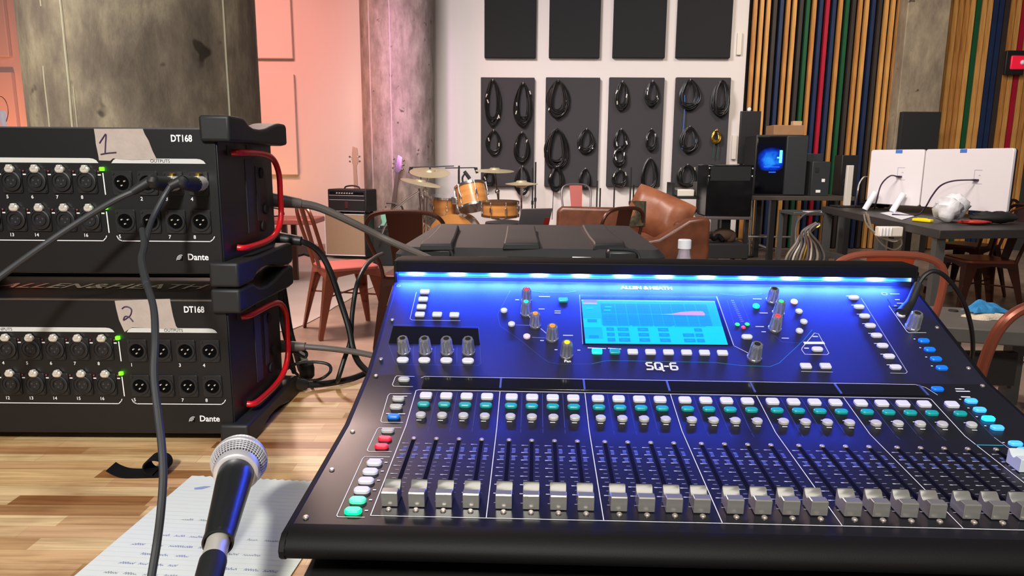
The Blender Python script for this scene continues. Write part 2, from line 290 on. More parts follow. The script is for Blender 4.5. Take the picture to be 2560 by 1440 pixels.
    def text(s, txt, size, align='CENTER', z=0, shear=0, sx=1, bold=0):
        cu = bpy.data.curves.new('t', 'FONT'); cu.body = txt; cu.size = size; cu.align_x = align; cu.align_y = 'CENTER'; cu.shear = shear; cu.resolution_u = 3; cu.offset = bold
        o = bpy.data.objects.new('t', cu); COL.objects.link(o); dg = bpy.context.evaluated_depsgraph_get(); me = bpy.data.meshes.new_from_object(o.evaluated_get(dg))
        s.add([(v.co.x * sx, v.co.y, z) for v in me.vertices], [tuple(p.vertices) for p in me.polygons])
        bpy.data.objects.remove(o); bpy.data.meshes.remove(me); bpy.data.curves.remove(cu); return s
    def mesh(s, name, mats, ang=35):
        me = bpy.data.meshes.new(name); me.from_pydata(s.v, [], s.f); me.update()
        for m in (mats if isinstance(mats, (list, tuple)) else [mats]): me.materials.append(MATS[m])
        me.polygons.foreach_set('material_index', s.mi); me.polygons.foreach_set('use_smooth', [True] * len(s.f)); me.set_sharp_from_angle(angle=R(ang)); me.update(); return me
    def build(s, name, mats, parent=None, bevel=0, ang=35, seg=2, loc=None):
        o = bpy.data.objects.new(name, s.mesh(name, mats, ang)); COL.objects.link(o)
        if parent: o.parent = parent
        if loc: o.location = loc
        if bevel:
            b = o.modifiers.new('bevel', 'BEVEL'); b.width = bevel; b.segments = seg; b.limit_method = 'ANGLE'; b.angle_limit = R(40)
        return o
def tag(o, label=None, cat=None, group=None, kind=None):
    if label: o['label'] = label
    if cat: o['category'] = cat
    if group: o['group'] = group
    if kind: o['kind'] = kind
    return o
def thing(name, label, cat, loc=(0, 0, 0), rz=0, group=None):
    o = bpy.data.objects.new(name, None); COL.objects.link(o); o.location = loc; o.rotation_euler = (0, 0, rz); o.empty_display_size = .05
    return tag(o, label, cat, group)
def inst(name, me, parent, loc, rot=(0, 0, 0)):
    o = bpy.data.objects.new(name, me); COL.objects.link(o); o.parent = parent; o.location = loc; o.rotation_euler = rot; return o
def struct(name, mb, m, bevel=0):
    return tag(mb.build(name, m, None, bevel), kind='structure')
def T(x=0, y=0, z=0, rx=0, ry=0, rz=0):
    from mathutils import Euler
    return Matrix.Translation((x, y, z)) @ Euler((rx, ry, rz)).to_matrix().to_4x4()
random.seed(7)

# ================================================================== THE ROOM
WY = 9.7
struct('floor', MB().box(-9, 9, -3.5, WY + .3, -.1, 0), 'floor_concrete')
struct('wall_back', MB().box(-9, 4.95, WY, WY + .2, 0, 4.6), 'wall_white')
struct('wall_back_right', MB().box(4.95, 6.95, WY + .02, WY + .2, 0, 4.6), 'wall_dark')
wr = MB(); wr.prism([(6.72, WY - .02, 0), (9.0, 5.2, 0), (9.2, 5.3, 0), (6.95, WY + .2, 0)], (0, 0, 4.6)); struct('wall_right', wr, 'wall_dark')
# slat panelling: one thing per field, each slat a part
def slat_field(label, x0, pitch, wdt, dep, seq, y, back):
    t = thing('slat_wall', label, 'wall panelling', (x0, y, 0))
    n = len(seq); MB().box(-pitch * .5, pitch * (n - .5), .02, .1, 0, 4.5).build('backing', back, t)
    cache = {}
    for i, c in enumerate(seq):
        m = {'w': 'wood_pine', 'l': 'wood_pine_light', 'n': 'slat_navy', 'b': 'slat_brown', 'g': 'slat_green', 'r': 'slat_red'}[c]
        if m not in cache: cache[m] = MB().box(-wdt / 2, wdt / 2, -dep, .02, .01, 4.45).mesh('slat', m)
        inst('slat', cache[m], t, (pitch * i, 0, 0))
    return t
p0 = at(1863, 0, WY - .1)
slat_field('slatted wood wall with wide dark gaps, between the grey hanging panels and the concrete pillar', 3.09, .0838, .043, .032, 'wllbnwlbgwnrnwgbwlnbllw', WY - .1, 'slat_gap')
slat_field('close-set slatted wood wall at the far right, right of the concrete pillar', 5.50, .0735, .058, .03, 'wwlwwlgllnnbwlrlwlwlwlwl'[:18], WY - .1, 'wood_back')
# right-hand concrete pillar and the two round columns
pl = MB().box(-.27, .27, -.16, .16, 0, 4.6); pl.build('pillar', 'pilaster_concrete', None, .01); po = bpy.data.objects['pillar']; po.location = (5.19, WY - .18, 0)
tag(po, 'square grey concrete pillar between the two slatted wood walls', 'pillar')
def round_column(x, y, r, m, label, seams):
    t = thing('concrete_column', label, 'column', (x, y, 0))
    n = 96; prof = []
    for i in range(n):
        a = 2 * PI * i / n; prof.append((r * math.cos(a), r * math.sin(a)))
    MB().rings([[(px, py, 0) for px, py in prof], [(px, py, 4.6) for px, py in prof]]).build('shaft', m, t, ang=60)
    sm = MB()
    for a, wd, z0, z1 in seams:
        a = R(a); c, s = math.cos(a), math.sin(a); pts = []
        h = z0; zs = []
        while h < z1: zs.append(h); h += .12
        zs.append(z1)
        sm.tube([((r + .000) * c + random.uniform(-.002, .002) * s, (r + .000) * s + random.uniform(-.002, .002) * c, z) for z in zs], wd, 6, 2)
    sm.build('form_seam', 'seam' if m == 'column_concrete' else 'seam2', t)
    return t
round_column(-1.654, 3.329, .475, 'column_concrete', 'huge round concrete column close behind the two stacked stage boxes', [(-99.5, .0045, 0, 4.5), (-24, .005, 0, 4.5), (-111, .003, 1.72, 1.95), (-114, .003, 1.2, 1.5), (-97, .002, 1.2, 1.42)])
round_column(-1.428, 9.09, .4445, 'column_concrete_pale', 'round concrete column further back, washed in pink and purple light', [(-128, .007, 0, 4.5), (-92, .007, 0, 4.5)])
# thin conduit boxes on the wall edge
tag(MB().box(-.03, .03, -.03, 0, -.14, .14).build('wall_switch', 'adapter_white', None, .005), 'small white box on the wall edge, level with the gap between panel rows', 'wall fitting').location = at(1847, 110, WY - .01) 
tag(MB().box(-.03, .03, -.03, 0, -.16, .16).build('wall_switch', 'adapter_white', None, .005), 'small white box low on the wall edge beside the fourth hung panel', 'wall fitting').location = at(1834, 368, WY - .01)
# ------------------------------------------------------------------ acoustic panels
PT = .07
def wall_panel(x0, x1, z0, z1, m, label, group):
    o = MB().box(-(x1 - x0) / 2, (x1 - x0) / 2, -PT, 0, -(z1 - z0) / 2, (z1 - z0) / 2).build('acoustic_panel', m, None, .008)
    o.location = ((x0 + x1) / 2, WY - .004, (z0 + z1) / 2); tag(o, label, 'acoustic panel', group); return o
ordn = ['leftmost', 'second from the left', 'third from the left', 'rightmost']
for i, (a, b) in enumerate([(1211, 1340), (1373, 1500), (1533, 1664), (1692, 1828)]):
    wall_panel(at(a, 100, WY - PT).x, at(b, 100, WY - PT).x, at(a, 144, WY - PT).z, 4.1, 'panel_dark', 'bare black fabric wall panel, upper row, ' + ordn[i], 'bare black panels of the upper row')
LP = []
for i, (a, b) in enumerate([(1202, 1335), (1363, 1497), (1520, 1656), (1685, 1820)]):
    z1 = at(a, 193, WY - PT).z; z0 = at(a, 466, WY - PT).z
    wall_panel(at(a, 330, WY - PT).x, at(b, 330, WY - PT).x, z0, z1, 'panel_charcoal', 'charcoal wall panel hung with cable coils, lower row, ' + ordn[i], 'cable-hung charcoal panels of the lower row')
for a, b, nm in ((606, 739, 'right of the big column'), (-92, 41, 'left of the big column')):
    xa = at(a, 300, WY - PT).x; xb = at(b, 300, WY - PT).x
    wall_panel(xa, xb, at(700, 146, WY - PT).z, 4.1, 'panel_white', 'white wall panel in coral light, upper row, ' + nm, 'white panels on the coral-lit wall')
    wall_panel(xa, xb, at(700, 437, WY - PT).z, at(700, 185, WY - PT).z, 'panel_white', 'white wall panel in coral light, lower row, ' + nm, 'white panels on the coral-lit wall')
# ------------------------------------------------------------------ coils of cable on hooks
def coil(px, py, hw, hh, n, label, m='cable_black', r=.008, bits=2, bitm='nickel', tails=0, extra=None):
    c = at(px, py, WY - PT - .035); s = (WY - .1) / F; hw *= s; hh *= s
    t = thing('cable_coil', label, 'cable coil', c, 0, 'cable coils on the charcoal panels')
    b = MB(); rnd = random.Random(px * 7 + py)
    n = int(n * 1.9) + 2
    for k in range(n):
        q = 1 - .34 * rnd.random(); ox = rnd.uniform(-.1, .1) * hw; top = hh * (1 - .04 * rnd.random())
        ww = hw * (1 - .50 * rnd.random()); bot = -hh * (.55 + .45 * rnd.random()); pts = []
        for j in range(28):
            a = 2 * PI * j / 28; x = ww * math.sin(a) * (1 - .28 * math.cos(a)); z = (top + bot) / 2 + (top - bot) / 2 * math.cos(a)
            pts.append((x + ox * (1 - math.cos(a)) / 2, -.004 * k / 2 + .006 * math.sin(3 * a + k) - .012, z))
        b.loop(pts, r)
    b.build('wound_cable', m, t)
    hk = MB(); hk.tube([(0, .060, hh * .92), (0, -.03, hh * .92), (0, -.05, hh * .92 + .02)], .005, 6, 3); hk.build('hook', 'hook', t)
    for k in range(bits):
        x = hw * (.75 if k % 2 else -.7); z = hh * rnd.uniform(-.6, .7)
        e = MB(); e.cyl((x, -.035, z + .022), (x + rnd.uniform(-.02, .02), -.035, z - .022), .008, .007, 10); e.build('connector', bitm, t)
    for k in range(tails):
        e = MB(); x0 = (-.5 + k) * hw * .9; e.tube([(x0, -.02, 0), (x0 + .01, -.02, -hh), (x0, -.02, -hh * 3.2)], .005, 6); e.build('loose_end', extra or m, t)
coil(1232, 260, 19, 58, 5, 'very tall black cable coil at the top left of the leftmost charcoal panel', bits=4)
coil(1307, 262, 21, 52, 5, 'tall black cable coil at the top right of the leftmost charcoal panel', bits=3)
coil(1234, 357, 18, 30, 4, 'small black cable coil in the left middle of the leftmost charcoal panel', bits=2)
coil(1304, 370, 18, 38, 6, 'thick black cable coil in the right middle of the leftmost charcoal panel', bits=2)
coil(1222, 446, 15, 19, 4, 'small black cable coil low on the leftmost charcoal panel behind the ride cymbal', bits=1)
coil(1306, 452, 19, 36, 5, 'black cable coil low on the leftmost charcoal panel behind the hi-hat', bits=0)
coil(1394, 248, 27, 44, 8, 'thick black cable coil at the top left of the second charcoal panel', bits=2)
coil(1391, 372, 28, 48, 9, 'largest black cable coil, left middle of the second charcoal panel', bits=2)
coil(1465, 353, 20, 29, 6, 'black cable coil in the right middle of the second charcoal panel', bits=2, bitm='cap_white')
coil(1390, 448, 18, 31, 5, 'black cable coil hanging off the bottom left edge of the second charcoal panel', bits=1, tails=1)
coil(1462, 448, 15, 26, 6, 'black cable coil at the bottom right of the second charcoal panel above the rose-lit chair', bits=0)
coil(1554, 240, 16, 34, 5, 'narrow black cable coil at the top left of the third charcoal panel', bits=3)
coil(1629, 235, 16, 30, 5, 'short black cable coil at the top right of the third charcoal panel', bits=3)
coil(1551, 350, 17, 26, 5, 'black cable coil with pale clips in the left middle of the third charcoal panel', bits=3, bitm='cap_white')
coil(1548, 392, 15, 22, 4, 'black cable coil with white clips below another in the third charcoal panel', bits=3, bitm='cap_white')
coil(1626, 350, 14, 26, 6, 'dense black cable coil in the right middle of the third charcoal panel', bits=2)
coil(1548, 446, 18, 22, 4, 'ring-shaped black cable coil at the bottom left of the third charcoal panel', bits=2)
coil(1622, 440, 21, 44, 8, 'long thick black cable bundle at the bottom right of the third charcoal panel', bits=0)
coil(1722, 238, 25, 36, 7, 'black cable coil with blue connectors at the top left of the rightmost charcoal panel', bits=3, bitm='painters_tape', tails=1, extra='painters_tape')
coil(1800, 246, 21, 42, 9, 'dense black cable coil at the top right of the rightmost charcoal panel', bits=1)
coil(1721, 350, 22, 32, 6, 'black cable coil with blue tag in the left middle of the rightmost charcoal panel', bits=2, bitm='painters_tape')
coil(1789, 342, 11, 16, 5, 'small yellow cable coil with green tails on the rightmost charcoal panel', 'yellow_dull' if 0 else 'gold', bits=0, tails=2, extra='slat_green')
coil(1716, 440, 24, 28, 7, 'frayed black cable coil at the bottom left of the rightmost charcoal panel', bits=2)
# floor lamp bulb far left
lp = at(7, 290, 6.5); t = thing('floor_lamp', 'slim floor lamp with a pale bulb at the left edge, before the coral wall', 'lamp', (lp.x, 6.5, 0))
MB().lathe([(.11, 0), (.11, .015), (.02, .03)], 20).build('base', 'black_plastic', t); MB().cyl((0, 0, .02), (0, 0, lp.z - .1), .008).build('pole', 'steel', t)
MB().lathe([(.022, -.10), (.024, -.06), (.028, -.03), (.032, .01), (.024, .04), (.005, .052)], 20, (0, 0, lp.z)).build('bulb', 'bulb', t)
MB().tube([(0, 0, lp.z - .1), (.05, 0, lp.z + .02), (.045, 0, lp.z + .12), (.0, 0, lp.z + .17), (-.05, 0, lp.z + .13)], .003, 6).build('cord', 'copper_paint', t)
# ------------------------------------------------------------------ floor coverings
poly = [on(*q, 0) for q in [(660, 668), (760, 640), (860, 650), (960, 676), (958, 712), (905, 728), (870, 752), (838, 768), (806, 790), (764, 812), (728, 826), (640, 840)]]
fm = MB().prism([(p.x, p.y, .001) for p in poly], (0, 0, .006)); tag(fm.build('floor_sheet', 'floor_cover'), 'pale grey sheet with a torn edge lying on the floor under the copper chair', 'floor sheet')
rg = MB(); rp = [on(*q, 0) for q in [(690, 660), (690, 628), (740, 618), (800, 622), (818, 640), (800, 652), (760, 640)]]
rg.prism([(p.x, p.y, .001) for p in rp], (0, 0, .03)); tag(rg.build('rug', 'rug_dark'), 'crumpled dark rug on the floor behind the copper chair, left of the speaker cabinet', 'rug')
# red alarm box
q = at(2534, 157, WY - .2); t = thing('alarm_light', 'dark wall box with a glowing red face at the far right', 'alarm light', q)
MB().box(-.11, .13, -.02, .03, -.15, .15).build('housing', 'black_plastic', t, .006); MB().box(-.06, .12, -.045, -.02, -.085, .085).build('red_face', 'red_sign', t, .02); MB().sphere((.085, -.045, 0), .03, 12).build('lens', 'cap_white', t)
# leaning dark panel, on a stand behind the white monitors
q0 = at(2248, 372, 8.9); q1 = at(2345, 280, 8.9)
t = thing('acoustic_panel', 'free-standing dark grey panel behind the white monitors, in front of the concrete pillar', 'acoustic panel', ((q0.x + q1.x) / 2, 8.9, 0))
MB().box(-.235, .235, -.04, .04, .65, q1.z).build('padded_board', 'panel_dark', t, .01)
for s in (-1, 1): MB().box(s * .2 - .02, s * .2 + .02, -.03, .03, 0, .66).build('leg', 'black_plastic', t)
# ================================================================== MUSIC CORNER
# amplifier head on its cabinet
a0 = at(820, 645, 8.2); ax = (at(820, 600, 8.2).x + at(925, 600, 8.2).x) / 2
AW = .50
t = thing('speaker_cabinet', 'tan-grilled guitar speaker cabinet standing on the floor under the black amplifier head', 'speaker cabinet', (ax - .02, 8.36, 0), R(-9))
MB().box(-AW / 2, AW / 2, -.15, .15, .02, .53).build('body', 'tolex', t, .008)
MB().box(-AW / 2 + .015, AW / 2 - .015, -.16, -.15, .05, .515).build('grille_cloth', 'grille_tan', t)
pp = MB(); 
for x0, x1, z0, z1 in ((-AW / 2 + .01, AW / 2 - .01, .04, .05), (-AW / 2 + .01, AW / 2 - .01, .515, .522), (-AW / 2 + .008, -AW / 2 + .016, .04, .52)): pp.box(x0, x1, -.164, -.158, z0, z1)
pp.build('piping', 'cap_white', t)
t = thing('amplifier_head', 'black guitar amplifier head with a red badge sitting on the tan speaker cabinet', 'amplifier', (ax + .02, 8.36, .53), R(-17))
HW = .25
MB().box(-HW, HW, -.13, .13, .018, .275).build('body', 'tolex', t, .012)
MB().box(-HW + .03, HW - .03, -.137, -.128, .03, .15).build('lower_grille', 'black_matte', t, .003); MB().box(-HW + .03, HW - .03, -.137, -.128, .16, .20).build('upper_grille', 'black_matte', t, .003)
MB().box(-HW + .03, HW - .03, -.136, -.128, .212, .248).build('control_strip', 'black_gloss', t, .002)
pp = MB(); pp.box(-HW + .025, HW - .025, -.140, -.13, .151, .156); pp.box(-HW + .025, HW - .025, -.140, -.13, .201, .206); pp.box(-HW + .02, HW - .02, -.140, -.13, .022, .027); pp.build('piping', 'print_grey', t)
MB().box(-.022, .016, -.143, -.13, .055, .135).build('badge', 'badge_red', t, .003)
for i in range(7): MB().cyl((-.12 + i * .033, -.137, .23), (-.12 + i * .033, -.15, .23), .009, .007, 12).build('control_knob', 'silver_text', t)
MB().tube([(-.10, 0, .275), (-.08, 0, .30), (0, 0, .312), (.08, 0, .30), (.10, 0, .275)], .009, 8).build('handle', 'black_plastic', t)
for x in (-.2, .2):
    for y in (-.09, .09): MB().cyl((x, y, 0), (x, y, .02), .018).build('rubber_foot', 'black_plastic', t)
# guitars
def guitar(label, base, tilt, body_m, neck_m, scale, Y, cat_name='electric_guitar', pegs=3, rz=0):
    t = thing(cat_name, label, 'guitar', base, rz)
    Mx = T(0, 0, .12, 0, tilt, 0)
    b = MB(); b.M = Mx; out = [(0, .0), (.09, .01), (.16, .06), (.175, .14), (.14, .21), (.115, .26), (.135, .33), (.12, .38), (.07, .37), (.035, .31), (-.035, .31), (-.08, .40), (-.125, .40), (-.135, .33), (-.11, .26), (-.15, .20), (-.18, .13), (-.16, .05), (-.09, .01)]
    P = catmull([(x * scale, 0, z * scale) for x, z in out] + [(0, 0, 0)], 4)[:-1]
    b.prism([(p.x, -.02, p.z) for p in P], (0, .04, 0)); b.build('body', body_m, t, .006)
    n = MB(); n.M = Mx; L = 1.0 * scale; n.prism([(-.028, -.028, .26 * scale), (.028, -.028, .26 * scale), (.021, -.028, .86 * scale), (-.021, -.028, .86 * scale)], (0, .02, 0)); n.build('neck', neck_m, t, .002)
    h = MB(); h.M = Mx; h.prism([(-.022, -.02, .86 * scale), (.022, -.02, .86 * scale), (.045, -.015, .91 * scale), (.035, -.01, 1.05 * scale), (-.02, -.01, 1.07 * scale), (-.04, -.012, .93 * scale)], (0, .015, 0)); h.build('headstock', neck_m if neck_m != 'rosewood' else 'dark_chrome', t, .003)
    for k in range(pegs):
        for s in (-1, 1):
            g = MB(); g.M = Mx; z = (.91 + .05 * k) * scale; g.sphere((s * .058, -.01, z), .014, 8); g.cyl((s * .03, -.01, z), (s * .05, -.01, z), .005, n=6); g.build('tuning_peg', 'chrome', t)
    return t
g1 = on(978, 612, 0); gp = at(985, 560, 8.6)
guitar('mint green electric guitar on a black stand in front of the pink-lit round column', (gp.x - .05, 8.50, 0), R(8), 'mint', 'rosewood', 1.02, 8.6)
bs = at(905, 470, 8.75)
guitar('bass guitar with silver tuning pegs standing behind the amplifier head', (bs.x - .02, 8.58, 0), R(-1), 'maple', 'maple', 1.10, 8.7, 'bass_guitar', 2)
t = thing('guitar_stand', 'black guitar stand holding the mint green guitar', 'stand', (gp.x + .03, 8.44, 0))
st = MB(); st.tube([(.02, 0, .62), (.09, 0, .60), (.11, 0, .5), (.11, .02, .2), (.16, -.1, .01)], .011); st.tube([(-.09, .0, .64), (.05, 0, .63)], .010, 6, 1); st.build('frame', 'black_plastic', t)
st = MB(); st.tube([(.11, .02, .25), (-.02, -.12, .01)], .010, 6, 1); st.build('leg', 'black_plastic', t)
t = thing('road_case', 'black upright case on the floor behind the brown metal armchair, right of the tan cabinet', 'case', (at(962, 600, 7.8).x, 7.8, 0))
MB().box(-.11, .11, -.12, .12, 0, .40).build('body', 'black_matte', t, .01); MB().box(-.05, .05, -.01, .01, .40, .43).build('handle', 'black_plastic', t, .004)
# drums
def drum(name, label, c, r, h, axis, hoop='drum_hoop', lugs=6, front_head=True, cat='drum', head='drum_head'):
    t = thing(name, label, cat, c); a = Vector(axis).normalized(); q = a.to_track_quat('Z', 'Y').to_matrix().to_4x4()
    def mk(nm, b, m, **k):
        o = b.build(nm, m, t, **k); o.matrix_local = q; return o
    mk('shell', MB().lathe([(r, -h / 2), (r, h / 2)], 40), 'drum_amber')
    for s in (-1, 1):
        mk('hoop', MB().lathe([(r - .004, s * h / 2 - .012), (r + .012, s * h / 2 - .012), (r + .012, s * h / 2 + .012), (r - .004, s * h / 2 + .012)], 40), hoop)
        mk('head', MB().lathe([(.001, s * h / 2 + .002), (r, s * h / 2 + .002), (r, s * h / 2 - .002), (.001, s * h / 2 - .002)], 40), head)
    for k in range(lugs):
        an = 2 * PI * k / lugs + .3; b = MB(); x, y = (r + .012) * math.cos(an), (r + .012) * math.sin(an)
        b.M = T(x, y, 0, 0, 0, an); b.box(-.008, .012, -.012, .012, -.025, .025)
        b.cyl((.006, 0, -h / 2 - .01), (.006, 0, h / 2 + .01), .004, n=6); mk('lug', b, 'chrome', bevel=.003)
    return t
dc = at(1140, 592, 8.0)
t = drum('bass_drum', 'large amber bass drum standing on the floor, lowest of the kit', (dc.x, 8.0, .285), .265, .40, (.12, 1, 0), 'drum_amber', 8)
for s in (-1, 1): MB().tube([(s * .22, -.1, .08), (s * .34, -.24, -.28)], .009, 6, 1).build('spur', 'chrome', t)
tc = at(1180, 492, 7.8)
drum('rack_tom', 'tilted amber rack tom, highest drum of the kit, above the bass drum', tc, .165, .24, (-.22, .35, 1), 'chrome', 6)
fc = at(1112, 516, 8.2)
drum('floor_tom', 'amber tom left of the tilted rack tom and behind the bass drum', fc, .155, .22, (.05, -.1, 1), 'chrome', 6)
sc_ = at(1251, 522, 7.55)
t = drum('snare_drum', 'shallow dark amber snare drum at the right of the kit, below the ride cymbal', sc_, .19, .14, (0, -.03, 1), 'drum_hoop', 8)
# tom holders and stands
def legs3(t, z, r, m='chrome', a0=.4, n=3):
    for k in range(n):
        a = a0 + 2 * PI * k / n
        MB().tube([(0, 0, z), (r * math.cos(a), r * math.sin(a), .012)], .010, 6, 1).build('leg', m, t)
t = thing('snare_stand', 'black folding stand under the shallow snare drum', 'stand', (sc_.x, sc_.y, 0)); MB().cyl((0, 0, .1), (0, 0, sc_.z - .11), .016).build('pole', 'black_plastic', t); legs3(t, .3, .3, 'black_plastic')
b = MB()
for k in range(3): a = 2 * PI * k / 3; b.tube([(0, 0, sc_.z - .12), (.17 * math.cos(a), .17 * math.sin(a), sc_.z - .09)], .008, 6, 1)
b.build('basket', 'chrome', t)
t = thing('tom_holder', 'chrome tom holder between the rack tom and the tom on the left', 'stand', (at(1142, 500, 8.0).x, 7.98, 0))
MB().cyl((0, 0, .56), (0, 0, .86), .014).build('post', 'chrome', t); MB().box(-.06, .05, -.03, .03, .66, .74).build('clamp', 'chrome', t, .008); MB().tube([(0, 0, .8), (.1, -.06, .76)], .012, 6, 1).build('arm', 'chrome', t)
def cymbal_stand(label, top, R_, tilt, boom=None, base=None, thick=.0, hats=False):
    base = base or (top.x, top.y + .1)
    t = thing('cymbal_stand' if not hats else 'hi_hat_stand', label, 'cymbal stand', (base[0], base[1], 0))
    p = Vector((top.x - base[0], top.y - base[1], top.z))
    if boom:
        j = Vector(boom) - Vector((base[0], base[1], 0)); MB().tube([(0, 0, .3), (0, 0, j.z)], .012, 8, 1).build('pole', 'chrome', t); MB().tube([j + (j - p).normalized() * .3 * .6, p], .009, 8, 1).build('boom_arm', 'chrome', t); MB().sphere(j, .03, 10).build('tilter', 'chrome', t)
    else: MB().tube([(0, 0, .2), p * .5 + Vector((0, 0, 0)), p], .011, 8, 2).build('pole', 'chrome', t)
    legs3(t, .45, .33)
    for s in ((-1, 1) if hats else (1,)):
        c = MB(); c.lathe([(.012, .030 * s), (.05, .026 * s), (.062, .012 * s), (R_ * .6, .004 * s), (R_, -.006 * s), (R_, -.008 * s), (R_ * .6, .001 * s), (.06, .008 * s), (.012, .024 * s)], 48)
        o = c.build('cymbal', 'cymbal', t); o.location = p + Vector((0, 0, .008 * s if hats else 0)); o.rotation_euler = tilt
    MB().cyl(p + Vector((0, 0, .01)), p + Vector((0, 0, .17 if hats else .055)), .007 if hats else .011, n=8).build('wing_nut', 'chrome', t)
    return t
c1 = at(1075, 430, 7.9); cymbal_stand('broad crash cymbal on a stand, upper of the two left of the drums', c1, .225, (R(13), R(4), 0), boom=at(1058, 492, 8.0), base=(at(1060, 560, 8.0).x, 8.0))
c2 = at(1052, 456, 7.6); cymbal_stand('thin tilted crash cymbal, lower of the two at the left of the drum kit', c2, .215, (R(4), R(12), 0), boom=at(1062, 475, 7.7), base=(at(1068, 560, 7.8).x, 7.8))
c3 = at(1237, 426, 7.95); cymbal_stand('ride cymbal on a curved chrome stand above the snare drum', c3, .215, (R(5), R(1), 0), boom=at(1243, 478, 8.0), base=(at(1246, 560, 8.0).x, 8.0))
c4 = at(1304, 460, 7.5); cymbal_stand('pair of hi-hat cymbals on a stand right of the snare drum', c4, .17, (R(2), 0, 0), hats=True)
t = thing('light_stand_leg', 'bright slanted chrome boom leaning left of the drum kit', 'stand', (at(990, 600, 7.6).x, 7.6, 0)); 
pA = at(1048, 478, 7.6) - t.location; pB = at(985, 525, 7.6) - t.location
MB().tube([pA, pB, pB + (pB - pA) * .6 - Vector((0, 0, .2))], .012, 8, 2).build('boom', 'chrome', t); MB().tube([pA + Vector((0, 0, .03)), (pA.x + .05, .05, .012)], .012, 8, 1).build('pole', 'chrome', t)
MB().tube([pA * .5 + Vector((.1, 0, 0)), (pA.x - .2, .1, .012)], .010, 6, 1).build('leg', 'chrome', t)
# microphone stands
def mic_stand(label, px, Y, z, boom=None, mic=True, m='black_plastic', base_r=.28):
    p = at(px, 500, Y); t = thing('microphone_stand', label, 'microphone stand', (p.x, Y, 0))
    MB().cyl((0, 0, .1), (0, 0, z), .010, n=8).build('pole', m, t); legs3(t, .22, base_r, m)
    MB().cyl((0, 0, z * .55), (0, 0, z * .55 + .05), .017, n=8).build('clutch', m, t)
    if boom:
        a = at(boom[0], boom[1], Y) - t.location; b = at(boom[2], boom[3], Y) - t.location
        MB().tube([a, b], .008, 6, 1).build('boom_arm', m, t)
        if mic:
            d = (b - a).normalized() * (-1 if mic < 0 else 1); e = a if mic < 0 else b
            MB().cyl(e, e + d * .02 + Vector((0, 0, -.07)), .022, .017, 12).build('microphone', 'black_matte', t)
    return t
mic_stand('black boom microphone stand reaching level over the left crash cymbal', 1148, 8.55, at(1148, 414, 8.55).z, (1028, 418, 1135, 415), -1, base_r=.16)
mic_stand('black boom microphone stand behind the tilted rack tom, its arm sloping over the kit', 1147, 8.9, at(1147, 424, 8.9).z, (1113, 420, 1189, 419), 1, base_r=.16)
for i, (px, top, lb) in enumerate([(1331, 420, 'tall thin black microphone stand nearest the hi-hat, before the leftmost charcoal panel'), (1338, 405, 'tall black microphone stand with thick grip by the gap between the first two charcoal panels'), (1492, 452, 'black microphone stand right of the rose-lit metal chair'), (1500, 470, 'short black microphone stand against the wall between the second and third charcoal panels'), (1535, 462, 'thin black microphone stand left of the leather cushion, under the third panel'), (1575, 418, 'black microphone stand rising behind the leather cushion, in front of the third panel'), (1583, 462, 'short black microphone stand directly behind the leather cushion')]):
    Y = 9.35 - .05 * (i % 3)
    mic_stand(lb, px, Y, at(px, top, Y).z, base_r=.14, boom=None)
# clip-on tom microphone
q = at(1163, 440, 7.75); t = thing('drum_microphone', 'small black clip-on microphone above the rim of the tilted rack tom', 'microphone', q)
MB().tube([(-.02, 0, -.09), (-.03, 0, -.02), (.0, 0, .03)], .010, 8).build('clip', 'black_plastic', t); MB().cyl((-.01, 0, .05), (.05, 0, -.03), .018, .02, 12).build('capsule', 'black_matte', t)
# drum throne seat behind the case
q = at(1266, 566, 5.6); t = thing('drum_throne', 'round black padded stool top just visible behind the black plastic case', 'stool', (q.x, 5.6, 0))
MB().lathe([(.16, q.z - .03), (.175, q.z), (.165, q.z + .035), (.05, q.z + .05), (0, q.z + .05)], 32).build('seat', 'black_plastic', t); MB().cyl((0, 0, .1), (0, 0, q.z - .02), .018).build('post', 'chrome', t); legs3(t, .25, .25)

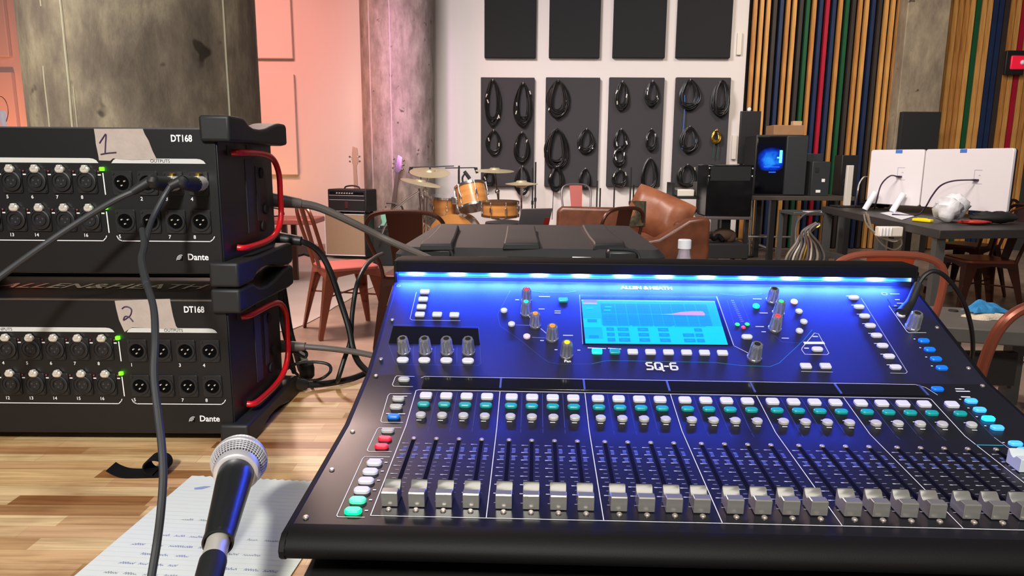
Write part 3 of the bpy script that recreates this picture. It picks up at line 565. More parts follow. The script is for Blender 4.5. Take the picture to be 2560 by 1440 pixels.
# ================================================================== CHAIRS
def tolix(label, x, y, face, m, seat_m=None, hoop_w=.19, splat_w=.065, splat_m=None, zt=.85, group='pressed metal chairs around the hall', tr=.0125):
    t = thing('metal_chair', label, 'chair', (x, y, 0), R(face - 90), group)
    sh = .175
    s = MB(); s.rpill(.36, .36, .05, .022, .006, 5, (0, 0, .435)); s.build('seat', seat_m or m, t)
    s = MB()
    for k in range(4):  # apron under the seat
        a = k * PI / 2; s.M = T(rz=a); s.add([(-sh, sh, .437), (sh, sh, .437), (sh + .008, sh + .008, .38), (.10, sh + .012, .40), (0, sh + .012, .415), (-.10, sh + .012, .40), (-sh - .008, sh + .008, .38)], [(0, 1, 2, 3, 4, 5, 6)])
    s.build('apron', m, t)
    for sx in (-1, 1):
        for sy in (-1, 1):
            l = MB(); tx, ty = sx * .175, sy * .175; bx, by = sx * .215, sy * (.225 if sy > 0 else .25)
            def ring(cx, cy, z, wd): return [(cx, cy, z), (cx - sx * wd, cy, z), (cx - sx * wd * .9, cy - sy * .006, z), (cx - sx * .008, cy - sy * .008, z), (cx - sx * .006, cy - sy * wd * .9, z), (cx, cy - sy * wd, z)]
            mid = (tx + (bx - tx) * .45, ty + (by - ty) * .45)
            l.rings([ring(tx, ty, .437, .085), ring(mid[0], mid[1], .25, .05), ring(bx, by, .02, .028), ring(bx, by, 0.001, .026)]); l.build('leg', m, t)
    b = MB(); w = hoop_w
    b.tube([(-.165, -.165, .43), (-.175, -.185, .52), (-w, -.235, .70), (-w * .93, -.262, zt - .05), (-w * .6, -.272, zt - .008), (0, -.276, zt), (w * .6, -.272, zt - .008), (w * .93, -.262, zt - .05), (w, -.235, .70), (.175, -.185, .52), (.165, -.165, .43)], tr, 10, 5); b.build('back_hoop', m, t)
    p = MB(); rows = []
    for z in (.437, .52, .62, .72, zt - .008):
        yy = -.172 - (z - .437) * .25; ww = splat_w * (.75 + .25 * (z - .437) / .4); rows.append([(-ww, yy - .004, z), (-ww * .5, yy - .009, z), (ww * .5, yy - .009, z), (ww, yy - .004, z), (ww, yy - .001, z), (-ww, yy - .001, z)])
    p.rings(rows); p.build('splat', splat_m or m, t)
    r = MB(); r.tube([(-.19, -.2, .26), (.19, .195, .26)], .006, 6, 1); r.tube([(.19, -.2, .268), (-.19, .195, .268)], .006, 6, 1); r.build('cross_brace', m, t)
    return t
tolix('copper-brown metal chair side-on with a rose-lit seat, on the torn floor sheet', -1.12, 4.72, 30, 'copper_paint', 'rose_lit')  # pink light on the seat is put into its colour
tolix('dark brown metal chair with a broad back panel, seen from behind before the drums', at(1027, 560, 4.2).x, 4.4, 84, 'brown_paint', hoop_w=.235, splat_w=.11)
tolix('metal chair with rose-lit splat against the far wall below the second charcoal panel', at(1450, 500, 9.0).x, 8.95, -82, 'dark_steel_paint', splat_m='rose_lit', splat_w=.085)  # splat colour carries the pink light falling on it
tolix('dark brown metal chair turned sideways before the leather sofa, a scarf on its back', at(1568, 560, 4.7).x - .20, 4.80, 128, 'brown_paint')
tolix('bright orange metal chair directly behind the right end of the mixing console', 1.30, 2.62, 82, 'copper_tube', hoop_w=.185, splat_w=.075, splat_m='orange_paint')
tolix('reddish-brown metal chair at the steel desk near the right edge', 3.50, 5.28, 175, 'brown_paint', 'copper_paint', hoop_w=.2)
tolix('copper metal chair at the bottom right, only its top rail beside the console', 1.26, 1.84, 97, 'copper_paint', hoop_w=.20)
tolix('shadowed brown metal chair under the steel desk behind the reddish-brown one', 4.0, 6.2, 120, 'brown_paint', hoop_w=.2)
# patterned scarf on the chair
q = at(1596, 514, 4.75); t = MB(); rows = []
for k in range(7):
    a = k / 6; rows.append([(-.05 + .03 * math.sin(a * 5), -.02 - .02 * a, .03 - .17 * a), (-.02, -.045, .035 - .17 * a), (.03, -.04, .03 - .16 * a), (.05, -.01, .03 - .17 * a), (.02, .01, .025 - .17 * a)])
t.rings(rows); o = t.build('scarf', 'scarf'); o.location = q; tag(o, 'patterned olive scarf draped over the back of the brown chair before the sofa', 'scarf')
# small bench table on the left
z = at(740, 545, 6.5).z; xr = at(793, 545, 6.5).x
t = thing('side_table', 'small rose-lit wooden table behind the stage boxes, left of the speaker cabinet', 'table', (xr - .42, 6.55, 0))
MB().box(-.42, .42, -.2, .22, z - .05, z).build('table_top', 'rose_lit', t, .01)  # pink light is part of the top's colour
for sx in (-.3, .14):
    for sy in (-.13, .15): MB().box(sx - .022, sx + .022, sy - .022, sy + .022, 0, z - .05).build('leg', 'brown_paint', t)
q = at(707, 527, 6.5); t = MB().tube([(-.12, 0, .05), (-.02, 0, .03), (.0, 0, -.02), (-.15, 0, -.035)], .007, 6); o = t.build('black_cable', 'cable_black'); o.location = (q.x, 6.5, z + .045); tag(o, 'short black cable curl lying on the rose-lit side table', 'cable')
# ================================================================== SOFA
t = thing('leather_sofa', 'brown leather sofa facing left with a curved near arm, beyond the black plastic case', 'sofa', (.95, 6.45, 0))
for y, yw, x0, nm in ((-.62, .15, -.50, 'arm'), (.62, .15, -.60, 'arm')):
    ztop = at(1760, 541, 5.83).z
    prof = [(x0, .12), (.62, .12), (.66, .3), (.66, ztop - .02), (.60, ztop), (.48, ztop - .02), (.36, ztop - .10), (.24, ztop - .175), (.10, ztop - .20), (x0 + .05, ztop - .20), (x0, ztop - .24)]
    if y > 0: x0 = -.52; prof = [(x0, .12), (.62, .12), (.66, .66), (.60, .685), (x0 + .06, .70), (x0 + .01, .66)]
    P = prof; MB().prism([(x, y - yw / 2, z) for x, z in P], (0, yw, 0)).build(nm, 'leather', t, .03, seg=4)
MB().box(.40, .64, -.54, .54, .12, .66).build('backrest', 'leather', t, .05, seg=4); MB().box(-.48, .42, -.54, .54, .12, .34).build('seat_base', 'leather', t, .02); MB().box(-.5, .40, -.53, .53, .34, .46).build('seat_cushion', 'leather_light', t, .04, seg=4)
for sx in (-.4, .55):
    for sy in (-.55, .55): MB().cyl((sx, sy, 0), (sx, sy, .12), .02, .03, 10).build('foot', 'wood_pine', t)
# big back cushion
cA = at(1655, 535, 6.0)
t = MB(); rows = []
NU, NV = 14, 14
def cush(u, v, s):
    th = .10 * (1 - abs(u) ** 3.5) * (1 - abs(v) ** 3.5) + .012
    cr = (.012 * math.sin(7 * u + 2 * v) - .022 * math.exp(-((u - .18 + .1 * v) / .07) ** 2) - .016 * math.exp(-((u + .45 + .1 * v) / .06) ** 2)) * (1 - v ** 4) * (1 - u ** 4)
    return (u * .27 * (1 - .04 * v ** 4), s * (th + (cr if s < 0 else 0)), v * .19 * (1 - .04 * u ** 4))
vs = []; fs = []
for s in (-1, 1):
    n0 = len(vs)
    for i in range(NU + 1):
        for j in range(NV + 1): vs.append(cush(-1 + 2 * i / NU, -1 + 2 * j / NV, s))
    for i in range(NU):
        for j in range(NV):
            a = n0 + i * (NV + 1) + j; f = (a, a + NV + 1, a + NV + 2, a + 1); fs.append(f if s < 0 else f[::-1])
t.M = T(cA.x, 6.12, cA.z - .015, R(-16), R(21), R(-26)); t.add(vs, fs); tag(t.build('sofa_cushion', 'leather_light', ang=80), 'large puffy tan leather cushion leaning on the back of the sofa', 'cushion')
# laptop, on a small round table mostly hidden behind the case
z = .715; q = at(1305, 560, 4.3)
t = thing('round_table', 'small dark table hidden behind the black case, carrying the open laptop', 'table', (q.x + .05, 4.45, 0)); MB().lathe([(0, z - .03), (.28, z - .03), (.28, z), (0, z)], 32).build('table_top', 'black_matte', t); MB().cyl((0, 0, .02), (0, 0, z - .03), .025).build('post', 'black_matte', t); MB().lathe([(0, 0), (.2, 0), (.2, .02), (0, .03)], 24).build('base', 'black_matte', t)
t = thing('laptop', 'open grey laptop seen from behind, its lid showing above the black case', 'laptop', (q.x + .03, 4.42, z), R(200))
MB().box(-.10, .10, -.1, .1, .0, .014).build('keyboard_base', 'laptop', t, .003)
l = MB(); l.M = T(0, .1, .014, R(-28), 0, 0); l.box(-.10, .10, -.004, .004, 0, .155); l.build('lid', 'laptop', t, .003)
l = MB(); l.M = T(0, .1, .014, R(-28), 0, 0); l.box(-.098, -.06, .0045, .0055, .03, .09); l.build('red_sticker', 'led_red' if 0 else 'red_thing', t)
# ================================================================== RIGHT-HAND WORK AREA
# equipment cart with big black cabinet
q0 = at(1762, 540, 7.6); q1 = at(1884, 412, 7.6); cx = (q0.x + q1.x) / 2; W2 = (q1.x - q0.x) / 2
t = thing('equipment_cart', 'tall black equipment cart with a boxy cabinet on top, right of the leather sofa', 'cart', (cx, 7.6, 0))
MB().box(-W2, W2, -.02, .4, q0.z, q1.z).build('cabinet', 'black_gloss', t, .01); MB().box(-W2 + .03, W2 - .03, -.028, -.02, q1.z - .17, q1.z - .02).build('vent_panel', 'panel_dark', t, .004)
MB().box(-W2 - .01, W2 + .01, -.03, .4, q0.z - .035, q0.z - .003).build('shelf', 'dark_steel_paint', t, .004)
for sx in (-1, 1): MB().box(sx * (W2 - .02) - .02, sx * (W2 - .02) + .02, .02, .07, .1, q0.z - .035).build('post', 'black_plastic', t)
MB().box(.0, .10, .2, .27, .12, q0.z - .03).build('column', 'black_plastic', t); MB().box(-W2, W2, -.03, .4, .12, .28).build('lower_tray', 'black_matte', t, .01)
for sx in (-1, 1):
    for sy in (.03, .35): MB().cyl((sx * (W2 - .05) - .015, sy, .045), (sx * (W2 - .05) + .015, sy, .045), .045, n=16).build('caster', 'black_plastic', t)
for sx in (-1, 1):
    for dz in (.04, .12): MB().sphere((sx * (W2 - .015), -.03, q1.z - dz), .012, 8).build('screw', 'steel', t)
b = MB(); q = at(1818, 612, 7.65); b.sphere((0, 0, 0), .12, 14, (1.0, .6, .62)); b.sphere((.07, 0, -.02), .09, 12, (.8, .6, .8)); o = b.build('bag', 'bag_brown'); o.location = (q.x, 7.80, .36); tag(o, 'crumpled brown bag lying on the lower tray of the black cart', 'bag')
b = MB(); b.tube([(-.12, 0, 0), (-.05, -.02, .05), (.0, 0, .02), (.05, .03, .06), (.1, 0, .01)], .022, 8); o = b.build('black_pouch', 'fabric_black'); o.location = (q.x - .14, 7.66, .30); tag(o, 'bunched black cloth beside the brown bag on the lower tray of the cart', 'cloth')
# keyboard/keyboards rack items left of the cart
q = at(1735, 470, 8.6)
t = thing('equipment_rack', 'low black rack with pale gear on its shelves, between the sofa cushion and the cart', 'rack', (q.x, 8.6, 0))
for z_ in (.30, .56, .74): MB().box(-.30, .30, -.15, .15, z_ - .03, z_).build('shelf', 'black_plastic', t)
for sx in (-.28, .28): MB().box(sx - .015, sx + .015, -.15, .15, .0, .9).build('side_frame', 'black_plastic', t)
for (xx, z_, hh, m_, lb) in ((-.12, .74, .08, 'adapter_white', 'pale flat device on the top shelf of the low black rack'), (.1, .74, .17, 'grey_box', 'dark grey device on the top shelf of the low black rack, by the cart'), (.0, .56, .05, 'steel', 'silver flat device on the middle shelf of the low black rack')):
    o = MB().box(-.1, .1, -.09, .09, 0, hh).build('audio_device', m_, None, .01); o.location = (q.x + xx, 8.58, z_); tag(o, lb, 'device')
# computer desk
DY = 8.15; z = at(2000, 490, DY).z; xa = at(1880, 490, DY).x; xb = at(2135, 490, DY).x
t = thing('computer_desk', 'dark narrow desk under the glowing blue computer, in front of the slatted wall', 'desk', ((xa + xb) / 2, DY, 0)); HWD = (xb - xa) / 2
MB().box(-HWD, HWD, -.03, .55, z - .05, z).build('desk_top', 'desk_top', t, .004)
for sx in (-HWD + .25, HWD - .05):
    for sy in (.02, .5): MB().box(sx - .03, sx + .03, sy - .03, sy + .03, 0, z - .05).build('leg', 'black_plastic', t)
MB().tube([(-HWD + .05, .2, .28), (.2, .2, .28)], .012, 6, 1).build('foot_rail', 'steel', t)
zd = z
xA = at(1886, 480, DY).x; xB = at(1962, 480, DY).x; xC = at(2016, 480, DY).x; zt = at(1950, 337, DY).z
t = thing('desktop_computer', 'tall black computer tower with a blue-lit glass side on the dark desk', 'computer', ((xA + xC) / 2, DY + .05, zd)); h = zt - zd; hw = (xC - xA) / 2
MB().box(-hw, hw, 0, .40, .0, h).build('case', 'black_plastic', t, .008)
sp = xB - (xA + xC) / 2
MB().box(-hw + .012, sp - .01, -.008, 0, .02, h - .02).build('glass_side', 'pc_glass', t, .003); MB().box(sp, hw - .005, -.012, 0, .01, h - .01).build('front_panel', 'pc_grey', t, .006)
b = MB(); rnd = random.Random(3)
for k in range(9):
    x = -hw + .08 + .19 * rnd.random(); zz = h - .18 - .13 * rnd.random(); b.tube([(x - .06, -.0095, zz), (x, -.0095, zz + .03 * rnd.random()), (x + .06, -.0095, zz - .02)], .013, 5, 3)
b = MB(); b.box(-hw + .03, sp - .03, -.0095, -.0085, h - .40, h - .10); b.build('blue_glow_fan', 'pc_glow', t)
b = MB(); b.box(sp - .075, sp - .045, -.012, -.009, h - .31, h - .17); b.box(sp - .10, sp - .06, -.012, -.009, h - .26, h - .245); b.build('light_bar', 'led_cyan_pc', t)
b = MB(); b.box(-hw + .10, -hw + .28, -.012, -.009, h - .36, h - .352); b.box(-hw + .16, -hw + .24, -.012, -.009, h - .42, h - .41); b.build('inner_light', 'led_blue_pc', t)
q = at(1970, 322, DY + .1); o = MB().box(-.17, .17, -.13, .13, 0, .11).build('cardboard_box', 'cardboard', None, .004); o.location = (q.x, DY + .2, zt); tag(o, 'flat brown cardboard box on top of the computer tower', 'box')
o = MB().box(-.05, .05, -.04, .04, 0, .05).build('small_box', 'tape_tan', None, .004); o.location = (q.x + .13, DY + .2, zt + .11); o['label'] = ''; tag(o, 'small tan carton on top of the flat cardboard box', 'box')
q = at(1875, 310, 8.7)
t = thing('wall_monitor', 'black upright screen on a stand left of the computer tower, before the slatted wall', 'monitor', (q.x, 8.7, 0)); zt2 = at(1875, 278, 8.7).z
MB().box(-.12, .12, -.02, .02, zt2 - .62, zt2).build('screen', 'black_plastic', t, .006); MB().cyl((.1, .01, 0.02), (.1, .01, zt2 - .5), .014).build('pole', 'steel', t); MB().lathe([(.15, 0), (.15, .02), (0, .02)], 20).build('base', 'black_plastic', t); MB().sphere((-.02, 0, zt2 + .02), .025, 10).build('bright_clip', 'cap_white', t)
# second PC, speaker etc. on the desk
q0 = at(2026, 484, DY); q1 = at(2078, 404, DY)
t = thing('computer_case', 'small dark computer with pale ports on the desk right of the blue tower', 'computer', ((q0.x + q1.x) / 2, DY, zd)); hw = (q1.x - q0.x) / 2; h = q1.z - zd
MB().box(-hw, hw, 0, .3, 0, h).build('case', 'pc_grey', t, .006)
for x, zz, w_, hh in ((.03, .16, .035, .035), (-.02, .04, .05, .03), (-.05, .27, .04, .05)): MB().box(x - w_ / 2, x + w_ / 2, -.006, 0, zz, zz + hh).build('port', 'port_white' if zz < .2 else 'black_matte', t)
q0 = at(2098, 484, DY + .2); q1 = at(2148, 388, DY + .2)
t = thing('speaker', 'slim black loudspeaker at the right end of the dark computer desk', 'speaker', ((q0.x + q1.x) / 2, DY + .2, zd)); hw = (q1.x - q0.x) / 2
MB().box(-hw, hw, 0, .2, 0, q1.z - zd).build('cabinet', 'black_plastic', t, .006); MB().lathe([(0, .004), (hw * .7, .004), (hw * .75, 0)], 20, (0, 0, .14), (0, -1, 0)).build('speaker_cone', 'black_matte', t)
t = thing('speaker', 'small grey speaker on top of the small dark computer', 'speaker', (at(2048, 392, DY).x, DY + .12, at(2050, 404, DY).z)); MB().box(-.1, .1, 0, .16, 0, .09).build('cabinet', 'pc_grey', t, .006)
# steel desk
DZ = .74
cn = on(2350, 576, DZ); cl = on(2055, 516, DZ); cr_ = on(2560, 574, DZ) + Vector((.35, .06, 0))
d = (cl - cn); e = (cr_ - cn); far = cl + e
t = thing('steel_desk', 'dark steel desk carrying the two white monitors, right of centre', 'desk', (cn.x, cn.y, 0))
P = [Vector((0, 0, 0)), Vector((e.x, e.y, 0)), Vector((e.x + d.x, e.y + d.y, 0)), Vector((d.x, d.y, 0))]
MB().prism([(p.x, p.y, DZ - .055) for p in P], (0, 0, .055)).build('desk_top', 'desk_steel', t, .004)
for u, v in ((.04, .03), (.93, .03), (.04, .96), (.93, .96), (.04, .42)):
    p = e * u + d * v; MB().box(p.x - .028, p.x + .028, p.y - .028, p.y + .028, 0, DZ - .055).build('leg', 'desk_leg', t)
MB().box(.25, .31, .3, 2.1, .3, .34).build('cross_rail', 'desk_leg', t)
# white monitors seen from the back
def monitor(label, bl, br, z0, z1, port, tape_u, legs, left_round=False):
    L_ = Vector((bl.x, bl.y, 0)); R_ = Vector((br.x, br.y, 0)); dv = R_ - L_; wd = dv.length; rz = math.atan2(dv.y, dv.x)
    t = thing('monitor', label, 'monitor', ((L_.x + R_.x) / 2, (L_.y + R_.y) / 2, DZ), rz, 'white-backed monitors on the steel desk')
    h = z1 - z0; b = MB(); b.M = T(0, 0, z0 - DZ + h / 2, R(90), 0, 0); b.rpill(wd, h, .02, .022, .004, 5, (0, 0, -.022)); b.build('back_cover', 'monitor_white', t)
    b = MB(); b.M = T(0, 0, z0 - DZ + h / 2, R(90), 0, 0); b.rpill(wd - .006, h - .006, .02, .018, .002, 5, (0, 0, -.04)); b.build('bezel', 'black_plastic', t)
    MB().box(tape_u * wd - .02, tape_u * wd + .04, -.0012, -.0002, z1 - DZ - .03, z1 - DZ - .002).build('blue_tape', 'painters_tape', t)
    pu, pv = port; px_, pz_ = pu * wd, z0 - DZ + pv * h
    b = MB(); b.box(px_ - .035, px_ + .03, -.0016, -.0002, pz_ + .07, pz_ + .075); b.box(px_ - .035, px_ - .03, -.0016, -.0002, pz_ + .0, pz_ + .07); b.box(px_ - .005, px_ + .04, -.0016, -.0002, pz_ - .03, pz_ - .025); b.box(px_ + .005, px_ + .02, -.0016, -.0002, pz_ + .03, pz_ + .036); b.build('port_recess', 'print_grey', t)
    b = MB(); b.box(px_ - .03, px_ + .012, -.025, -.0002, pz_ - .008, pz_ + .006); b.build('plug', 'purple_black', t, .002)
    for u in legs:
        x = u * wd; b = MB(); b.cyl((x - .035, -.11, .010), (x + .005, -.045, z0 - DZ + .10), .024, .026, 16); b.build('stand_leg', 'cap_white', t)
    return t, Vector((t.location.x, t.location.y, DZ)) + Matrix.Rotation(rz, 3, 'Z') @ Vector((px_ - .02, -.02, pz_))
MZ0 = .80; bl = on(2166, 505, MZ0 + .01); bm = on(2297, 513, MZ0 + .01); br = on(2515, 530, MZ0 + .01); bm2 = bm + (br - bm) * .015
MZ1 = at(2525, 370, br.y).z
_, pa = monitor('white-backed monitor with a blue tape scrap, left of the pair on the steel desk', bl, bm, MZ0, MZ1 - .0, (.12, .52), .02, (-.28, .25))
_, pb = monitor('wider white-backed monitor nearest the right edge on the steel desk', bm2, br, MZ0, MZ1, (.16, .50), -.05, (-.02,))
def wire(name, pts, r, m, label, cat='cable', group=None, n=6, k=6):
    P = [Vector(p) for p in pts]; b = P[0].copy(); o = MB().tube([p - b for p in P], r, n, k).build(name, m); o.location = b; return tag(o, label, cat, group)
q = lambda px, py, Y: at(px, py, Y)
wire('monitor_cable', [pa + Vector((-.01, -.02, 0)), q(2225, 440, pa.y - .05), q(2203, 462, pa.y - .1), q(2192, 500, pa.y - .1), on(2186, 522, DZ + .01)], .006, 'purple_black', 'dark curved cable plugged into the back of the left white monitor')
wire('monitor_cable', [pb + Vector((-.01, -.02, 0)), q(2385, 452, pb.y - .05), q(2352, 464, pb.y - .1), q(2330, 490, pb.y - .12), q(2312, 520, pb.y - .1), on(2290, 538, DZ + .01), on(2230, 536, DZ + .01)], .006, 'purple_black', 'dark curved cable plugged into the back of the wider white monitor')
wire('monitor_cable', [q(2168, 442, 6.4), q(2158, 444, 6.3), q(2148, 460, 6.3), q(2144, 480, 6.2), on(2138, 515, DZ + .01)], .006, 'cable_white', 'white cord looping off the left side of the left monitor')
for i, (pts, lb) in enumerate([([(2160, 535), (2166, 560), (2185, 580), (2215, 596), (2245, 600), (2255, 592)], 'beige cord drooping under the desk edge, topmost of three'), ([(2170, 535), (2180, 572), (2205, 610), (2235, 624), (2254, 612), (2252, 590)], 'beige cord drooping lowest under the desk edge'), ([(2165, 530), (2172, 556), (2178, 575), (2196, 590), (2232, 604), (2248, 600)], 'beige cord drooping between two others under the desk edge')]):
    wire('hanging_cord', [q(a, b, 4.95 + .05 * i) for a, b in pts], .006, 'cable_beige', lb, 'cable', 'beige cords below the monitors')
yy = on(2228, 560, .6).y
t = thing('power_adapter', 'white ribbed power adapter hanging below the edge of the steel desk', 'power adapter', at(2228, 578, 4.9)); MB().box(-.085, .085, 0, .06, -.04, .03).build('body', 'adapter_white', t, .008)
for k in range(4): MB().box(-.075 + .022 * k, -.065 + .022 * k, -.01, 0, -.035, .025).build('rib', 'cap_white', t, .003)
# cables on the desk, paper, cutter, bags
pp = [on(a, b, DZ + .002) for a, b in ((2200, 533), (2238, 528), (2286, 541), (2255, 550))]; tag(MB().prism(pp, (0, 0, .003)).build('paper_sheet', 'cap_white'), 'white sheet of paper lying on the steel desk below the monitors', 'paper')
a, b = on(2284, 549, DZ + .012), on(2330, 553, DZ + .012); t = thing('box_cutter', 'bright yellow box cutter lying on the front of the steel desk', 'cutter', (a + b) / 2, math.atan2((b - a).y, (b - a).x)); L = (b - a).length / 2
MB().box(-L, L, -.02, .02, -.01, .012).build('handle', 'yellow', t, .006); MB().box(-L + .02, L - .04, .004, .012, .012, .016).build('slider', 'yellow', t, .002)
def blob(name, label, cat, c, r, sc, m, seed, group=None, amp=.12, n=20):
    rnd = random.Random(seed); b = MB(); b.sphere((0, 0, 0), r, n, sc)
    ph = [(rnd.uniform(3, 9), rnd.uniform(3, 9), rnd.uniform(3, 9), rnd.uniform(0, 6)) for _ in range(6)]
    out = []
    for v in b.v:
        V = Vector(v) / r; k = 1 + amp * sum(math.sin(p[0] * V.x + p[1] * V.y + p[2] * V.z + p[3]) for p in ph) / 2.2; out.append(tuple(Vector(v) * k))
    b.v = out; zmin = min(v[2] for v in out); o = b.build(name, m, ang=70); o.location = (c[0], c[1], c[2] - zmin); return tag(o, label, cat, group)
c = on(2388, 560, DZ); blob('plastic_bag', 'crumpled white plastic bag with faint blue print at the desk corner, nearer one', 'bag', c + Vector((0, .10, .002)), .085, (1, .8, .95), 'bag_white', 4, 'white plastic bags on the steel desk', amp=.17)
c = on(2425, 560, DZ); blob('plastic_bag', 'crumpled white plastic bag at the desk corner, right-hand and further one', 'bag', c + Vector((.02, .22, .002)), .09, (1, .8, .95), 'bag_white', 9, 'white plastic bags on the steel desk', amp=.17)
c = on(2440, 565, DZ); blob('red_cloth', 'red rag half under the white plastic bags on the steel desk', 'cloth', c + Vector((.04, .08, .002)), .06, (1.6, .8, .25), 'red_thing', 12)
c = on(2520, 565, DZ); blob('headphones', 'black headset lying on the right end of the steel desk', 'headphones', c + Vector((0, .15, .002)), .10, (1.5, .8, .4), 'black_matte', 15)
blob('black_cable_pile', 'heap of black cables on the steel desk between the left monitor legs', 'cable', on(2172, 522, DZ) + Vector((.1, .06, .003)), .07, (1.7, 1, .5), 'cable_black', 17, amp=.3)
wire('desk_cable', [on(2495, 556, DZ + .01), q(2515, 545, 4.9), q(2530, 528, 5.0), q(2575, 515, 5.0)], .008, 'brown_paint', 'thin brown cord rising off the right end of the steel desk')
# silver upright post at the left end of the desk
q0 = cl + e * .22 - d * .05; q0.z = DZ; t = thing('monitor_stand', 'slim silver upright post on a black base at the left end of the steel desk', 'stand', (q0.x, q0.y, DZ)); zt3 = at(2092, 413, q0.y).z - DZ
MB().box(-.028, .028, -.02, .02, .015, zt3).build('post', 'adapter_white', t, .004); MB().box(-.12, .12, -.09, .09, 0, .015).build('base', 'black_plastic', t, .004)
# low metal frame table with paper at the far left end of the desk
q0 = on(1990, 531, .66); t = thing('frame_table', 'small grey metal frame table behind the hanging cords', 'table', (q0.x + .2, q0.y + .1, 0))
MB().box(-.22, .28, -.1, .3, .63, .66).build('table_top', 'desk_leg', t, .004)
for sx in (-.2, .26):
    for sy in (-.08, .28): MB().box(sx - .02, sx + .02, sy - .02, sy + .02, 0, .63).build('leg', 'desk_leg', t)
pp = MB().box(-.12, .12, -.05, .08, 0, .004).build('paper_sheet', 'cap_white'); pp.location = (q0.x + .25, q0.y + .08, .66); tag(pp, 'white paper on the small grey frame table beside the steel desk', 'paper')
# bunch of loose cords falling from the desk corner to the floor
rnd = random.Random(11); cols = ['cable_beige', 'cable_grey', 'cable_white', 'cable_grey', 'cable_beige', 'gold', 'cable_grey', 'cable_white', 'cable_slate', 'cable_beige', 'cable_slate', 'cable_grey']
for i in range(12):
    Y = 6.55 - .04 * i; x1 = 2050 - rnd.uniform(0, 12); x2 = 1968 + i * 8.5; 
    pts = [at(x1, 556 + rnd.uniform(0, 8), Y), at(x1 - 15 - (12 - i) * 2.2, 580 + rnd.uniform(-5, 8), Y), at((x1 * .35 + x2 * .65) - 6, 610, Y), at(x2, 640, Y), at(x2 - 4, 668, Y)]
    pts[-1].z = max(.02, pts[-1].z)
    g = pts[-1].copy(); g.z = .012; g.y -= .15; pts.append(g)
    wire('loose_cord', pts, .009 if i % 3 else .012, cols[i], 'thin loose cord hanging from the left corner of the steel desk to the floor', 'cable', 'tangle of cords hanging at the desk corner')
wire('loose_cord', [at(2052, 528, 6.9), at(2015, 535, 6.9), at(1996, 552, 6.8), at(1990, 575, 6.7), at(1986, 620, 6.7), on(1960, 668, .02)], .010, 'cable_grey', 'grey cord arching away from the others down the left of the steel desk', 'cable')
# boxes under the desk
for (px, py, Y, w_, h_, m_, lb) in ((2170, 622, 6.2, .17, .13, 'grey_box', 'dark grey box with a faded lid under the left end of the steel desk'), (2230, 640, 5.9, .16, .3, 'desk_steel', 'dark upright box under the middle of the steel desk')):
    p = at(px, py, Y); o = MB().box(-w_, w_, -.15, .15, 0, min(.27, max(.12, p.z + h_ / 2))).build('storage_box', m_, None, .01); o.location = (p.x, Y, 0.001); tag(o, lb, 'box')
# floor clutter: steel foot, cables
wire('steel_tube', [on(1838, 598, .18), on(1862, 600, .12), on(1935, 626, .05)], .02, 'steel', 'slanted silver tube lying on the floor right of the black cart', 'tube')
wire('steel_tube', [on(1876, 588, .25), on(1932, 589, .25)], .014, 'steel', 'level silver rail near the floor below the computer desk', 'tube')
# bench with cloths
bA = on(2352, 817, .45); bB = on(2700, 838, .45); t = thing('low_bench', 'low grey bench at the right edge with cleaning cloths on it', 'bench', (bA.x, bA.y, 0))
v = (bB - bA); u = v.normalized(); nrm = Vector((-u.y, u.x, 0)); P = [Vector((0, 0, 0)), v, v + nrm * .50, nrm * .50]
MB().prism([(p.x, p.y, .385) for p in P], (0, 0, .065)).build('bench_top', 'bench_grey', t, .006)
for a_ in (.12, .88):
    for b_ in (.06, .44):
        p = v * a_ + nrm * b_; MB().box(p.x - .03, p.x + .03, p.y - .03, p.y + .03, 0, .385).build('leg', 'desk_leg', t)
pr = [v * .12 + nrm * .25, v * .88 + nrm * .25]; MB().box(pr[0].x, pr[1].x, pr[0].y - .02, pr[0].y + .02, .12, .28).build('stretcher', 'desk_steel', t)
c = on(2482, 798, .45); b = MB(); N = 26
def sheet(name, label, cat, c, wx, wy, hgt, m, seed, rz, th=.012):
    rnd = random.Random(seed); ph = [(rnd.uniform(2, 8), rnd.uniform(2, 6), rnd.uniform(0, 6)) for _ in range(6)]; vs = []; fs = []
    NX, NY = 34, 20
    for s in (0, 1):
        for i in range(NX + 1):
            for j in range(NY + 1):
                u_, v_ = -1 + 2 * i / NX, -1 + 2 * j / NY; ed = (1 - abs(u_) ** 4) * (1 - abs(v_) ** 4); ex = 1 + .10 * math.sin(7 * v_ + seed) * abs(u_); ey = 1 + .14 * math.sin(6 * u_ + seed) * abs(v_)
                hh = (.35 + .65 * abs(sum(math.sin(p[0] * u_ + p[1] * v_ + p[2]) for p in ph)) / 2.6) * hgt * ed
                vs.append((u_ * wx * ex, v_ * wy * ey, (hh + th * ed) if s else 0.001))
    n = (NX + 1) * (NY + 1)
    for i in range(NX):
        for j in range(NY):
            a = i * (NY + 1) + j; f = (a, a + NY + 1, a + NY + 2, a + 1); fs.append(f[::-1]); fs.append(tuple(x + n for x in f))
    b = MB(); b.add(vs, fs); o = b.build(name, m, ang=60); o.location = c; o.rotation_euler.z = rz; return tag(o, label, cat)
sheet('fluffy_cloth', 'cream fluffy mop cloth lying on the low grey bench under the blue cloth', 'cloth', c + Vector((.0, .03, .001)), .105, .06, .018, 'cloth_cream', 5, .05)
sheet('blue_cloth', 'bright blue crumpled cloth on top of the cream fluffy cloth on the bench', 'cloth', c + Vector((.0, .055, .026)), .085, .042, .030, 'cloth_blue', 8, .1)
o = MB().lathe([(0, 0), (.022, 0), (.02, .006), (0, .006)], 20).build('rubber_plug', 'black_matte'); o.location = on(2383, 778, .45) + Vector((0, 0, .001)); tag(o, 'small black disc on the left end of the low grey bench', 'plug')
